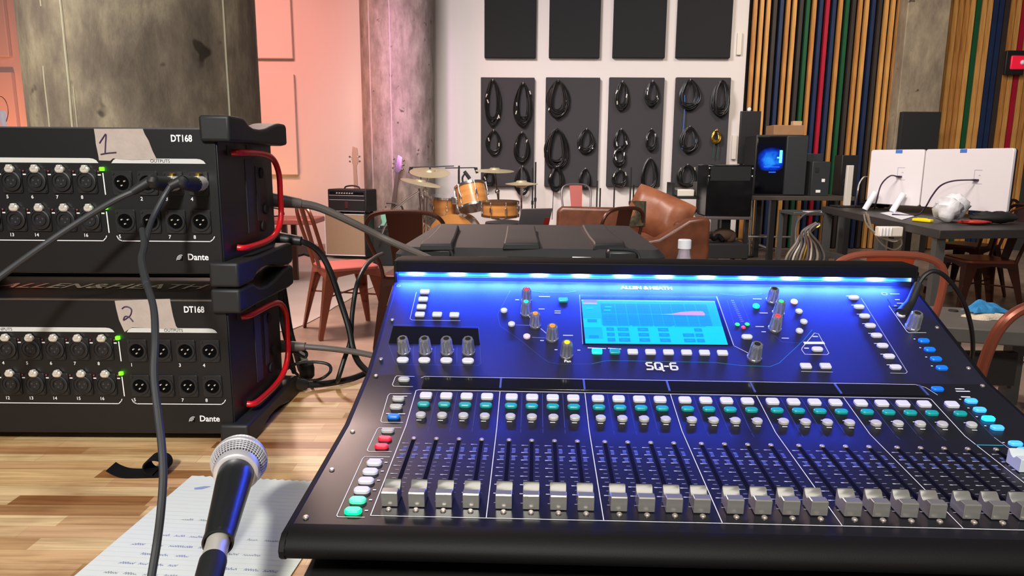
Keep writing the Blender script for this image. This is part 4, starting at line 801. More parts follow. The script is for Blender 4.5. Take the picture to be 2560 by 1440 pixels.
wire('floor_cable', [on(2560, 905, 0.01), on(2530, 912, 0.01), on(2500, 915, .01), on(2520, 950, .01), on(2480, 962, .01), on(2420, 955, .01)], .005, 'cable_black', 'thin black cord snaking on the floor at the bottom right')
wire('floor_cable', [on(2440, 885, 0.01), on(2490, 884, .01), on(2560, 894, .01)], .005, 'cable_white', 'thin pale cord lying straight across the floor beyond the copper chair')
# ================================================================== THE TABLES
TZ = .76
t = thing('wooden_table', 'butcher-block wooden table in the foreground under the stage boxes and console', 'table', (-.2, .75, 0))
MB().box(-1.1, .76, -.62, .46, TZ - .04, TZ).build('table_top', 'butcher_block', t, .004)
for sx in (-1.0, .70):
    for sy in (-.55, .40): MB().box(sx - .035, sx + .035, sy - .035, sy + .035, 0, TZ - .04).build('leg', 'black_plastic', t)
t = thing('side_stand', 'dark table behind the console, hidden under the black plastic case', 'table', (.25, 1.75, 0))
MB().box(-.50, .30, -.50, .52, TZ - .04, TZ - .002).build('table_top', 'black_matte', t, .004)
for sx in (-.45, .25):
    for sy in (-.42, .42): MB().box(sx - .03, sx + .03, sy - .03, sy + .03, 0, TZ - .04).build('leg', 'black_plastic', t)
o = MB().box(-.195, .555, .44, 1.08, 0, .0015).build('shade_sheet', 'black_matte'); o.location = (0, 0, TZ); tag(o, 'thin black sheet added to shade the wooden table under the mixing console', 'shade sheet')  # added dark sheet standing in for shade below the console
# black moulded case
CZ_ = .955; H = CZ_ - TZ
t = thing('equipment_case', 'black moulded plastic equipment case lying behind the mixing console', 'case', (.048, 1.80, TZ), R(-2.5))
W_, D0, D1 = .312, -.238, .40
b = MB(); b.rpill(2 * W_, D1 - D0, .035, H, .016, 6, (0, (D0 + D1) / 2, 0), .012); b.build('shell', 'case_black', t)
CI = (Matrix.Translation(t.location) @ Matrix.Rotation(R(-2.5), 4, 'Z')).inverted()
for (fl, fr, br, bl) in (((1047, 608), (1134, 608), (1150, 563), (1098, 563)), ((1256, 606), (1352, 606), (1340, 565), (1265, 565)), ((1482, 608), (1566, 606), (1512, 562), (1452, 562))):
    A, B, Cc, D = [CI @ on(*q_, CZ_ + .014) for q_ in (fl, fr, br, bl)]; r = MB(); rows = []
    for u_, zt_ in ((0, .012), (.04, .0155), (.35, .0115), (.7, .0125), (.96, .0165), (1, .012)):
        a = A.lerp(D, u_); b_ = B.lerp(Cc, u_); rows.append([(a.x, a.y, H - .003), (b_.x, b_.y, H - .003), (b_.x - .004, b_.y, H + zt_), (a.x + .004, a.y, H + zt_)])
    r.rings(rows); r.build('raised_rib', 'case_black', t, .003)
MB().box(-.115, .09, D0 - .006, D0 + .004, .02, H - .016).build('front_recess', 'black_matte', t, .003)
r = MB(); r.tube([(.095, D0 - .006, H - .016), (.135, D0 - .006, H - .016), (.142, D0 - .006, H - .03), (.147, D0 - .006, H - .09)], .0028, 6, 1); r.build('edge_trim', 'steel', t)
for sx in (-1, 1):
    l = MB(); l.box(sx * .205 - .035, sx * .205 + .035, D0 - .014, D0 + .03, H - .040, H + .003); l.build('latch', 'black_plastic', t, .008)
    l = MB(); l.tube([(sx * .205 - .03, D0 - .016, H - .034), (sx * .205 + .018, D0 - .020, H - .034), (sx * .205 + .036, D0 - .016, H - .018), (sx * .205 + .024, D0 - .012, H + .002), (sx * .205 - .03, D0 - .008, H + .005)], .0030, 6); l.build('latch_handle', 'pc_grey', t)
# water bottle
q0 = at(1672, 596, 1.62); t = thing('water_bottle', 'small clear water bottle with a white cap standing right of the black case', 'bottle', (.395, 1.62, TZ - .002)); hz = q0.z - TZ
MB().lathe([(.030, 0), (.033, .006), (.033, .05), (.031, .055), (.033, .06), (.033, .10), (.031, .115), (.024, .145), (.014, hz - .035), (.0125, hz - .018), (.0115, hz - .018), (.013, hz - .036), (.0225, .144), (.0295, .115), (.0315, .06), (.0315, .008), (.002, .004)], 28).build('clear_body', 'bottle_clear', t)
b = MB()
b.lathe([(.0138, hz - .022), (.0150, hz - .021), (.0150, hz - .002), (.0135, hz), (0.001, hz)], 28); b.build('cap', 'cap_white', t)
# ================================================================== STAGE BOXES
BY = .93; BX = -.38
def sockets():
    s = MB(); s.rpill(.026, .031, .003, .0022, .0005, 4)                              # flange
    s.lathe([(.0128, .002), (.0128, .0045), (.0112, .005), (.0108, .0038), (.0002, .0038)], 28)
    s.cyl((-.0105, .012, .002), (-.0105, .012, .0032), .0017, n=10); s.cyl((.0105, -.012, .002), (.0105, -.012, .0032), .0017, n=10)
    s.lathe([(.0080, .0035), (.0080, .0052), (.0070, .0052), (.0070, .0035)], 24)
    f = s.mesh('input_socket', 'black_plastic')
    l = MB(); l.rpill(.0115, .0085, .0042, .0050, .0014, 5, (0, 0, 0)); l.rpill(.006, .006, .002, .0058, .001, 4, (0, .003, 0)); lt = l.mesh('latch', 'nickel')
    h = MB()
    for x, y in ((-.0034, .0012), (.0034, .0012), (0, -.0034)): h.cyl((x, y, .0036), (x, y, .0041), .0012, n=10)
    hl = h.mesh('contact_hole', 'key_grey' if 0 else 'label_grey')
    s = MB(); s.rpill(.026, .031, .003, .0022, .0005, 4); s.lathe([(.0125, .002), (.0125, .0036), (.0098, .0036), (.0098, .0006), (.0002, .0006)], 28)
    s.cyl((-.0105, .012, .002), (-.0105, .012, .0032), .0017, n=10); s.cyl((.0105, -.012, .002), (.0105, -.012, .0032), .0017, n=10)
    m = s.mesh('output_socket', 'black_plastic')
    c = MB(); c.lathe([(.0094, .0022), (.0002, .0023)], 24); ck = c.mesh('cup', 'slot_black')
    p = MB()
    for x, y in ((-.0040, .0022), (.0040, .0022), (0, -.0034)): p.cyl((x, y, .002), (x, y, .0048), .0011, .0009, 10)
    return f, lt, hl, m, ck, p.mesh('contact_pins', 'nickel')
SOCK = sockets()
def stage_box(label, z, num):
    t = thing('stage_box', label, 'stage box', (BX, BY, z)); HB = .1885
    MB().box(-.462, .0, 0, .205, 0, HB).build('chassis', 'panel_black', t, .0015)
    MB().box(-.460, -.002, -.0022, 0, .001, HB - .001).build('front_panel', 'panel_black', t, .0006)
    b = MB(); b.box(-.455, -.02, -.0026, .004, HB - .0012, HB + .0006); b.build('top_highlight', 'steel', t)  # bright strip stands in for the highlight along the top edge
    # side face: label plates and vents
    s = MB()
    for y0, y1, z0, z1 in ((.09, .115, .045, .15), (.13, .145, .06, .14), (.03, .06, .155, .168), (.10, .12, .158, .17)): s.box(0, .0008, y0, y1, z0, z1)
    s.build('side_label', 'label_grey', t)
    for y, zz in ((.15, .13), (.165, .075), (.15, .05)): MB().cyl((0, y, zz), (.003, y, zz), .008, n=16).build('side_jack', 'black_matte', t)
    # red tube handle
    hnd = MB(); hnd.tube([(.004, .035, .158), (.014, .045, .159), (.016, .12, .158), (.016, .165, .150), (.016, .188, .128), (.016, .190, .095), (.016, .188, .062), (.016, .165, .040), (.016, .12, .031), (.014, .045, .030), (.004, .035, .031)], .0044, 12, 5); hnd.build('side_handle', 'red_tube', t)
    # rubber corner guards, top and bottom, both ends
    def guard(x0, x1, top):
        sg = 1 if top else -1; zb = HB if top else 0
        def zz(y, k): return zb + sg * k
        pr = [(-.010, .0165), (-.004, .0165), (.034, .0163), (.044, .0155), (.058, .008), (.078, .004), (.105, .0035), (.13, .006), (.15, .010), (.175, .0145), (.195, .0163), (.218, .0160), (.222, .010), (.222, -.016), (.20, -.018), (.05, -.016), (.036, -.0165), (-.010, -.0165)]
        return MB().prism([(x0, y, zz(y, k)) for y, k in pr][::1 if top else -1], (x1 - x0, 0, 0)).build('corner_guard', 'rubber', t, .004, seg=3)
    for top in (True, False): guard(-.0185, .021, top); guard(-.483, -.4435, top)
    # screen printing
    pr = MB(); pr.M = T(0, -.0023, 0, R(90), 0, 0)
    pr.line([(-.452, .050), (-.452, .0435), (-.157, .0435), (-.153, .0475), (-.152, .050)], .0011); pr.line([(-.1385, .050), (-.1365, .0455), (-.132, .0435), (-.0165, .0435), (-.0125, .0465), (-.0105, .050)], .0011)
    for zz in (.131, .0815): pr.line([(-.1492, zz), (-.1483, zz - .027)], .0014)
    for i in range(8):
        x = -.170 - .0323 * (7 - i)
        for r_, n0 in ((0, 1), (1, 9)):
            zz = .1205 - .0495 * r_; b = MB(); b.text(str(n0 + i), .0062, bold=.0001); pr.add([(v[0] + x - .009, v[1] + zz - .0205, .0003) for v in b.v], b.f)
            pr.line([(x + .0145, zz + .0085), (x + .0175, zz + .0085)], .0016)
    for i in range(4):
        x = -.1245 + .0327 * i
        for r_, n0 in ((0, 1), (1, 5)):
            zz = .119 - .0495 * r_; b = MB(); b.text(str(n0 + i), .0066, bold=.0001); pr.add([(v[0] + x - .010, v[1] + zz - .0205, .0003) for v in b.v], b.f)
    pr.build('socket_lettering', 'print_white', t)
    b = MB(); b.M = T(0, -.0023, 0, R(90), 0, 0)
    b.add([(-.455, .1440, .0003), (-.1535, .1440, .0003), (-.156, .1475, .0003), (-.160, .1495, .0003), (-.165, .1502, .0003), (-.455, .1502, .0003)], [(0, 1, 2, 3, 4, 5)])
    b.add([(-.137, .1440, .0003), (-.0155, .1440, .0003), (-.018, .1475, .0003), (-.022, .1495, .0003), (-.027, .1502, .0003), (-.130, .1502, .0003), (-.134, .148, .0003)], [(0, 1, 2, 3, 4, 5, 6)])
    b.build('heading_bar', 'bar_white', t)
    b = MB(); b.M = T(-.300, -.0028, .147, R(90), 0, 0); b.text('INPUTS', .0058, z=.0001); o = b.build('heading_lettering', 'label_grey', t)
    b = MB(); b.M = T(-.074, -.0028, .147, R(90), 0, 0); b.text('OUTPUTS', .0058, z=.0001); b.build('heading_lettering', 'label_grey', t)
    b = MB(); b.M = T(-.0445, -.0026, .1755, R(90), 0, 0); b.text('DT168', .0118, sx=.82, bold=.00035); b.build('model_lettering', 'print_white', t)
    b = MB(); b.M = T(-.034, -.0026, .0225, R(90), 0, 0); b.text('Dante', .0118, sx=.95, bold=.00025); b.build('logo_lettering', 'print_white', t)
    b = MB(); b.M = T(-.0585, -.0026, .0222, R(90), 0, 0)
    for k in range(3): b.line([(-.004 + .0008 * k, -.0035), (.0036, -.0035), (.0036, .0035 - .0018 * k)] + [(.0030 - .0066 * math.sin(a * .52) * (1 - .25 * k), -.0035 + (.0070 - .0018 * k) * math.cos(a * .52)) for a in range(0, 4)] , .0008, close=False)
    b.build('logo_mark', 'print_white', t)
    f, lt, hl, m, ck, pn = SOCK
    for i in range(8):
        x = -.170 - .0323 * (7 - i)
        for r_ in (0, 1):
            zz = .1205 - .0495 * r_; s = inst('input_socket', f, t, (x, -.0022, zz), (R(90), 0, 0))
            inst('latch', lt, s, (0, .0150, .0018)); inst('contact_hole', hl, s, (0, 0, 0))
    d = MB()
    for i in range(8):
        for r_ in (0, 1): d.sphere((-.170 - .0323 * (7 - i) + .0155, -.003, .1205 - .0495 * r_ + .0125), .0017, 8)
    d.build('overload_lamps', 'dark_red', t)
    for i in range(4):
        x = -.1245 + .0327 * i
        for r_ in (0, 1):
            zz = .119 - .0495 * r_; s = inst('output_socket', m, t, (x, -.0022, zz), (R(90), 0, 0)); inst('cup', ck, s, (0, 0, 0)); inst('contact_pins', pn, s, (0, 0, 0))
    for zz in (.1365, .087):
        o = MB().box(-.1515, -.1465, -.0065, -.002, zz - .0025, zz + .0025).build('green_lamp', 'led_green', t, .0008)
    return t
Z2 = .7745; Z1 = .9983
stage_box('upper black stage box, taped 1, with two cables plugged into its outputs', Z1, 1)
stage_box('lower black stage box, taped 2, resting on the wooden table', Z2, 2)
# brand lettering lying on the top plate of the lower stage box
lowb = [o for o in bpy.data.objects if o.name.startswith('stage_box')][-1]
b = MB(); b.M = T(-.22, .095, .1890); b.text('ALLEN&HEATH', .052, sx=.86, bold=.0006); b.build('top_lettering', 'dark_chrome', lowb)
MB().box(-.44, -.02, .185, .200, .1885, .1935).build('top_rail', 'dark_chrome', lowb, .002)
def masking_tape(pts, label, digit, Y=BY - .0026):
    P = [at(a, b, Y) for a, b in pts]; base = P[0].copy(); m_ = MB().prism([(p.x - base.x, 0, p.z - base.z) for p in P], (0, -.0004, 0))
    t = m_.build('masking_tape', 'tape'); t.location = base; tag(t, label, 'tape')
    g = MB()
    for st in digit: g.tube([at(a, b, Y - .0006) - base for a, b in st], .0009, 6)
    g.build('handwritten_digit', 'ink', t)
masking_tape([(235, 322), (292, 322), (357, 322), (362, 335), (372, 352), (382, 378), (392, 398), (330, 400), (283, 396), (276, 402), (248, 401), (246, 388), (240, 360), (238, 340)], 'torn beige tape marked 1 in purple ink on the upper stage box', [[(249, 358), (258, 344), (265, 336), (264, 360), (263, 383)], [(252, 386), (268, 383), (291, 381)]])
masking_tape([(287, 752), (350, 749), (425, 747), (428, 765), (433, 790), (440, 815), (446, 822), (420, 822), (330, 818), (312, 830), (308, 822), (298, 800), (291, 772)], 'torn beige tape marked 2 in purple ink on the lower stage box', [[(305, 772), (312, 767), (322, 768), (329, 775), (326, 788), (315, 797), (309, 800), (313, 791), (323, 793), (333, 804)]])
# cables in the upper box outputs
def P_(px, py, Y): return at(px, py, Y)
def xlr_cable(label, plug_xy, boot, cable, r=(.0036, .0036), m='cable_slate'):
    p0 = at(*plug_xy, BY - .004); t = thing('audio_cable', label, 'cable', p0)
    a = at(*boot[0]) - p0; e = at(*boot[1]) - p0
    mid = Vector((0, -.038, 0))
    s = MB(); s.tube([(0, .001, 0), (0, -.010, 0), (0, -.022, -.001)], [.0094, .0098], 20, 3); s.build('plug_shell', 'nickel', t)
    s = MB(); s.rpill(.006, .006, .001, .004, .001, 3); o = s.build('release_tab', 'gold', t); o.location = (0, -.006, .0095); o.scale = (1, 1.4, 1)
    s = MB(); s.tube([(0, -.020, -.001), a * .55 + Vector((0, -.022, 0)), a, e], [.0100, .0048], 16, 6); s.build('plug_boot', 'rubber', t)
    pts = [at(*q_) - p0 for q_ in cable]; s = MB(); s.tube([e * .98] + pts, r, 10, 8); s.build('cord', m, t)
    return t
xlr_cable('dark grey cable from the third upper output, slanting down off the left edge', (438, 458), ((378, 452, .875), (330, 480, .865)),
          [(285, 502, .86), (200, 553, .85), (100, 620, .835), (0, 692, .82), (-90, 760, .80), (-200, 860, .76)], (.0038, .0042))
t = xlr_cable('slate cable from the fourth upper output, hanging in front down to the bottom edge', (503, 458), ((455, 452, .872), (424, 466, .865)),
          [(405, 500, .86), (380, 550, .84), (365, 600, .80), (354, 650, .75), (364, 700, .70), (384, 770, .66), (388, 850, .63), (385, 940, .61), (396, 1040, .59), (404, 1110, .575), (408, 1190, .56), (402, 1280, .545), (392, 1360, .535), (378, 1445, .52), (360, 1560, .50)], (.0034, .0034))
s = MB(); pts = [at(*q_) - t.location for q_ in ((356, 575, .822), (361, 612, .785), (354, 650, .75), (364, 700, .70), (368, 714, .692))]; s.tube(pts, [.0037, .0041], 10, 8); s.build('taped_section', 'cable_slate', t)
# rear cables
def cable(label, pts, r, m, boot=None, cat='cable', group=None, name='cable'):
    p0 = pts[0].copy(); t = thing(name, label, cat, p0, 0, group); s = MB(); s.tube([p - p0 for p in pts], r, 10, 8); s.build('cord', m, t)
    if boot:
        L = boot[0]; d = (pts[1] - pts[0]).normalized(); s = MB(); s.tube([-d * .02, Vector((0, 0, 0)), d * L * .5, d * L], [boot[1], boot[2]], 12, 3); s.build('plug', boot[3], t, .001)
    return t
cable('thick grey network cable from the upper stage box, sweeping right over the black case', [P_(706, 503, 1.17), P_(745, 508, 1.18), P_(800, 520, 1.2), P_(880, 556, 1.22), P_(960, 596, 1.24), P_(1030, 627, 1.22), P_(1076, 647, 1.20), P_(1110, 668, 1.18)], [.0078, .0052], 'cable_grey', (.03, .012, .008, 'cable_grey'))
cable('thick grey network cable from the lower stage box, running level to the console', [P_(712, 866, 1.15), P_(760, 866, 1.15), P_(830, 872, 1.15), P_(900, 882, 1.14), P_(960, 895, 1.13)], .0050, 'cable_grey', (.035, .012, .007, 'cable_grey'))
cable('thick black power cable looping from the upper stage box down behind the console', [P_(700, 597, 1.17), P_(745, 602, 1.17), P_(775, 612, 1.18), P_(802, 635, 1.19), P_(826, 680, 1.19), P_(850, 750, 1.19), P_(872, 820, 1.18), P_(882, 870, 1.17), P_(896, 905, 1.15), P_(925, 935, 1.13)], .0052, 'cable_black', (.036, .013, .008, 'black_plastic'))
cable('thinner black cable dropping from the case edge behind the console', [P_(956, 634, 1.60), P_(938, 643, 1.45), P_(915, 664, 1.30), P_(893, 710, 1.22), P_(881, 780, 1.20), P_(876, 850, 1.19), P_(860, 900, 1.18), P_(846, 945, 1.17), on(842, 955, TZ + .006)], .0042, 'cable_black')
cable('thick black power cable from the lower stage box lying along the table to the console', [P_(705, 955, 1.13), on(758, 962, TZ + .012), on(820, 958, TZ + .008), on(880, 946, TZ + .007), on(930, 925, TZ + .007)], .0058, 'cable_black', (.045, .014, .009, 'black_plastic'))
cable('thin black cord curled in a loop on the table behind the lower stage box', [P_(712, 925, 1.14), P_(745, 908, 1.15), P_(790, 905, 1.16), P_(822, 912, 1.16), P_(825, 930, 1.15), P_(800, 948, 1.14), on(770, 950, TZ + .004), on(745, 940, TZ + .004)], .0026, 'cable_black')
cable('thin dark cord twisting upward beside the red handle of the lower stage box', [P_(752, 873, 1.16), P_(766, 882, 1.16), P_(762, 893, 1.16), P_(735, 880, 1.15), P_(722, 888, 1.14), P_(724, 915, 1.14), P_(745, 938, 1.15)], .0024, 'cable_black')
cable('black cord hanging straight behind the right end of the lower stage box', [P_(708, 720, 1.2), P_(716, 770, 1.2), P_(726, 830, 1.19), P_(740, 880, 1.18), on(752, 925, TZ + .003)], .0052, 'cable_black')
cable('second black cord hanging behind the right end of the lower stage box', [P_(700, 725, 1.19), P_(704, 790, 1.19), P_(716, 850, 1.18), on(735, 930, TZ + .004)], .0045, 'cable_slate')
c = on(768, 945, TZ); t = thing('plug_adapter', 'round black plug adapter with a silver sleeve standing behind the lower stage box', 'plug', (c.x, c.y - .0, TZ))
MB().lathe([(.010, 0), (.013, .004), (.0135, .018), (.012, .026), (.006, .030)], 20).build('black_body', 'black_plastic', t); MB().cyl((-.004, .0, .030), (-.013, .004, .052), .0075, .0078, 16).build('silver_sleeve', 'nickel', t)
# ================================================================== PAPER, MICROPHONE, STRAP
pc = [(-.3965, .8260), (-.2000, .8120)]; 
t0 = on(480, 1192, TZ); bl_ = on(190, 1440, TZ); tr_ = on(800, 1207, TZ); br_ = on(735, 1440, TZ)
u = (tr_ - t0); u.z = 0; ln = .203; u = u.normalized(); dn = (bl_ - t0); dn.z = 0; dn = dn.normalized()
pb_ = []; N = 44; rnd = random.Random(5)
top = []
for i in range(N + 1):
    p = t0 + u * (ln * i / N) + dn * (-.0016 if i % 2 else .0016) * (1 if i > 2 else 0); top.append(p)
br2 = top[-1] + dn * .279 + u * (-.001); bl2 = t0 + dn * .279
out = top + [br2, bl2]
t = MB().prism([(p.x - t0.x, p.y - t0.y, 0) for p in out][::-1], (0, 0, .0004)).build('notebook_page', 'paper'); t.location = (t0.x, t0.y, TZ + .0012)
tag(t, 'torn spiral notebook page with faint blue handwriting lying under the microphone', 'paper')
rl = MB(); hw_ = MB(); hg = MB()
def PP(a, b): p = u * (a * ln) + dn * (b * .279); return (p.x, p.y)
for k in range(30): rl.line([PP(.0, .08 + .03 * k), PP(1, .08 + .03 * k)], .0003, .0006)
rnd = random.Random(21)
rows = [(.16, .30, .42, 0), (.20, .34, .42, 0), (.38, .22, .40, 0), (.44, .40, .52, 1), (.50, .18, .42, 1), (.50, .66, .90, 0), (.57, .10, .30, 1), (.57, .36, .50, 1), (.60, .62, .80, 0), (.63, .20, .46, 1), (.69, .14, .45, 1), (.69, .64, .92, 1), (.75, .12, .48, 0), (.81, .16, .50, 1), (.87, .2, .4, 1)]
for yy, a0, a1, sty in rows:
    a = a0
    while a < a1:
        wl = rnd.uniform(.04, .09); pts = []; n = int(wl * 170)
        for i in range(n + 1): pts.append(PP(a + wl * i / n, yy + (.010 if i % 2 else -.002) * rnd.uniform(.3, 1.2) * (-1)))
        (hw_ if sty else hg).line(pts, .0006, .0007); a += wl + rnd.uniform(.02, .04)
hw_.add([(*PP(.10, .115), .0008), (*PP(.15, .095), .0008), (*PP(.19, .095), .0008), (*PP(.15, .125), .0008), (*PP(.11, .13), .0008)], [(0, 1, 2, 3, 4)])
rl.build('ruled_lines', 'rule_line', t); n0 = len(hw_.v); hw_.v += hg.v; hw_.f += [tuple(i + n0 for i in f) for f in hg.f]; hw_.mi += [1] * len(hg.f); hw_.build('handwriting', ['pen_blue', 'pen_grey'], t)
# vocal microphone, held up off the page by its stiff cable
hd = ray(598, 1154) * .690 + Vector((0, 0, CAMZ)); tl = ray(546, 1352) * .567 + Vector((0, 0, CAMZ)); ax_ = (tl - hd).normalized()
t = thing('microphone', 'handheld vocal microphone with a silver mesh head above the notebook page', 'microphone', hd); t.rotation_euler = ax_.to_track_quat('Z', 'Y').to_euler()
prof = []
for k in range(13):
    a = PI * .5 * k / 12; prof.append((.0252 * math.sin(a), -.0252 * math.cos(a)))
g = MB(); g.lathe([(.0252 * math.sin(PI * k / 24), -.0250 * math.cos(PI * k / 24)) for k in range(0, 17)] + [(.0185, .0165), (.001, .0165)], 48); g.build('mesh_core', 'mesh_dark' if 'mesh_dark' in MATS else 'dark_chrome', t)
# woven grille wires
g = MB(); RW = .0254
for k in range(1, 21):
    th = PI * .055 + (PI * .64) * k / 21; rr = RW * math.sin(th); zz = -RW * math.cos(th); n = 60
    g.loop([(rr * math.cos(2 * PI * j / n), rr * math.sin(2 * PI * j / n), zz) for j in range(n)], .00052, 5)
for j in range(48):
    a = 2 * PI * j / 48; g.tube([(RW * math.sin(th) * math.cos(a), RW * math.sin(th) * math.sin(a), -RW * math.cos(th)) for th in [PI * (.06 + .66 * q_ / 16) for q_ in range(17)]], .00052, 4, 0)
g.build('grille', 'mic_silver' if 'mic_silver' in MATS else 'nickel', t)
g = MB(); g.lathe([(.0254, -.0022), (.0262, -.0018), (.0262, .0018), (.0254, .0022)], 48); g.build('grille_band', 'mic_silver', t)
g = MB(); g.lathe([(.0190, .014), (.0212, .0155), (.0216, .019), (.0200, .0235), (.0185, .0245), (.016, .0245)], 40); g.build('collar', 'mic_silver', t)
g = MB(); g.lathe([(.0160, .0235), (.0163, .026), (.0156, .045), (.0139, .08), (.0124, .115), (.0114, .129), (.0121, .1295), (.0121, .1345), (.0106, .1350), (.0100, .128)], 40); g.build('body', 'mic_body' if 'mic_body' in MATS else 'mixer_edge', t)
g = MB(); g.lathe([(.0090, .128), (.0090, .150), (.0094, .152), (.0094, .157), (.002, .157)], 28); g.build('cable_connector', 'nickel', t)
g = MB(); g.lathe([(.0092, .155), (.0102, .158), (.0100, .175), (.0075, .20), (.0045, .215), (.002, .215)], 28); g.build('connector_boot', 'rubber', t)
g = MB(); g.tube([(0, 0, .21), (.0, -.0, .25), (0, -.02, .30)], .0032, 8); g.build('cord', 'cable_slate', t)
# touch fastener strap
c = on(380, 1196, TZ); t = MB(); pts = [(-.0545, .0105), (-.048, .006), (-.038, .0020), (-.026, .0008), (-.010, .0006), (.004, .0012), (.0125, .0055), (.0150, .0125), (.0120, .0195), (.004, .0225), (-.004, .0215), (-.0095, .0165), (-.0105, .0095), (-.006, .0040), (.0, .0030)]
P = catmull([(x, 0, z) for x, z in pts], 5); rows = []
for i, p in enumerate(P):
    d = (P[min(i + 1, len(P) - 1)] - P[max(i - 1, 0)]).normalized(); nn = Vector((-d.z, 0, d.x)) * .0009; w0 = .012
    rows.append([(p.x - nn.x, -w0, p.z - nn.z), (p.x + nn.x, -w0, p.z + nn.z), (p.x + nn.x, w0, p.z + nn.z), (p.x - nn.x, w0, p.z - nn.z)])
t.rings(rows); o = t.build('cable_strap', 'fabric_black', ang=50); o.location = (c.x, c.y + .012, TZ + .001); o.rotation_euler.z = R(4); tag(o, 'black touch-fastener strap curled into a loop on the wooden table', 'strap')
# ================================================================== MIXING CONSOLE
YAW = R(-1.726); MX0 = -.13093; CX_, CY_ = .3155, .84
rot = Matrix.Rotation(YAW, 4, 'Z'); mloc = rot @ Vector((MX0 + CX_, CY_, 0)); mloc.z = TZ
mix = thing('mixing_console', 'large black digital mixing console with a blue light strip, faders and a cyan screen', 'mixing console', mloc, YAW)
MW = (rot.to_3x3().to_4x4() * 1); MINV = (Matrix.Translation(mloc) @ rot).inverted()
XL, XR = -.4008, .4008
def yb(b): return b - CY_
# profile of the working surface: (y, z)
PF0 = (yb(.575), .0682); PF1 = (yb(.7777), .0855); PM1 = (yb(.888), .1125); PU1 = (yb(1.0885), .200)
PAN = {'F': (PF0, PF1), 'M': (PF1, PM1), 'U': (PM1, PU1)}
def pslope(k): a, b = PAN[k]; return math.atan2(b[1] - a[1], b[0] - a[0])
def zon(k, y): a, b = PAN[k]; return a[1] + (b[1] - a[1]) * (y - a[0]) / (b[0] - a[0])
def mp(px, py, k):
    o = MINV @ Vector((0, 0, CAMZ)); d = (MINV.to_3x3() @ ray(px, py)); a, b = PAN[k]; m = (b[1] - a[1]) / (b[0] - a[0])
    # z = a1 + m (y - a0)
    tt = (a[1] + m * (o.y - a[0]) - o.z) / (d.z - m * d.y); p = o + d * tt; return p.x, p.y
def PM_(k):  # matrix taking panel coordinates (x, s measured along the slope from the panel start) to console space
    a, _ = PAN[k]; return Matrix.Translation((0, a[0], a[1])) @ Matrix.Rotation(pslope(k), 4, 'X')
def sp(px, py, k):  # pixel to (x, s)
    x, y = mp(px, py, k); a, _ = PAN[k]; return x, (y - a[0]) / math.cos(pslope(k))
# body
prof = [PU1, PM1, PF1, PF0, (yb(.570), .0672), (yb(.5625), .0640), (yb(.5585), .0585), (yb(.5580), .0530), (yb(.5610), .0485), (yb(.5680), .0455), (yb(.60), .030), (yb(.66), .012), (yb(1.06), .012), (yb(1.10), .05), (yb(1.125), .205), (yb(1.0985), .205), (yb(1.0935), .2035)]
b = MB(); b.prism([(XL + .004, y, z) for y, z in prof][::-1], (XR - XL - .008, 0, 0)); b.mi = [0] * len(b.f); _n = len(prof); b.mi[2 + _n - 2] = 1; b.build('chassis', ['mixer_panel', 'mixer_upper'], mix, 0, ang=28)
# side cheeks
sidep = [(yb(1.125), .236), (yb(1.0880), .2345), (yb(1.0865), .2000), (yb(1.06), .1880), (yb(1.0), .1618), (yb(.94), .1356), (yb(.888), .1129), (yb(.84), .1011), (yb(.7777), .0859), (yb(.575), .0686), (yb(.566), .0680), (yb(.559), .0630), (yb(.5555), .0560), (yb(.5565), .0500), (yb(.5600), .0465), (yb(.5680), .0440), (yb(.60), .0285), (yb(.66), .010), (yb(1.06), .010), (yb(1.11), .05)]
for x0, nm in ((XL - .001, 'side_cheek'), (XR - .005, 'side_cheek')):
    MB().prism([(x0, y, z) for y, z in sidep][::-1], (.006, 0, 0)).build(nm, 'mixer_edge', mix, .001)
# front arm rest
ar = [(yb(.5790), .0700), (yb(.570), .0690), (yb(.5620), .0650), (yb(.5570), .0590), (yb(.5560), .0530), (yb(.5590), .0480), (yb(.5680), .0445), (yb(.5820), .0440), (yb(.5820), .0660)]
MB().prism([(XL + .003, y, z) for y, z in ar][::-1], (XR - XL - .006, 0, 0)).build('arm_rest', 'mixer_edge', mix, 0, ang=50)
# hood and light strip
MB().prism([(XL + .004, y, z) for y, z in [(yb(1.086), .2172), (yb(1.085), .2335), (yb(1.090), .2365), (yb(1.127), .2375), (yb(1.130), .2), (yb(1.0975), .2), (yb(1.0975), .2172)]][::-1], (XR - XL - .008, 0, 0)).build('light_hood', 'mixer_edge', mix, .001)
st = MB(); st.box(-.4000, .3995, yb(1.0945), yb(1.0970), .2105, .2162); st.build('light_strip', 'led_strip', mix)
for k_ in range(12):   # the console's own LED lamps, tucked under the hood and shining down on the keys
    l = bpy.data.lights.new('console_led', 'AREA'); l.shape = 'RECTANGLE'; l.size = .062; l.size_y = .005; l.energy = 1.2; l.spread = R(152); l.color = (.018, .062, 1)
    o = bpy.data.objects.new('console_led', l); COL.objects.link(o); o.parent = mix; o.location = (-.4008 + .0327 + .0645 * k_, yb(1.0885), .2166); o.rotation_euler = (R(-8), 0, 0)
fx = MB().box(XL + .004, XR - .004, yb(1.0935), yb(1.0960), .2015, .2100).build('strip_lip', 'black_plastic', mix, .001)
for sx in (-.36, .36):
    for sy in (yb(.66), yb(1.05)): MB().cyl((sx, sy, .0018), (sx, sy, .013), .014, n=20).build('rubber_foot', 'rubber', mix)
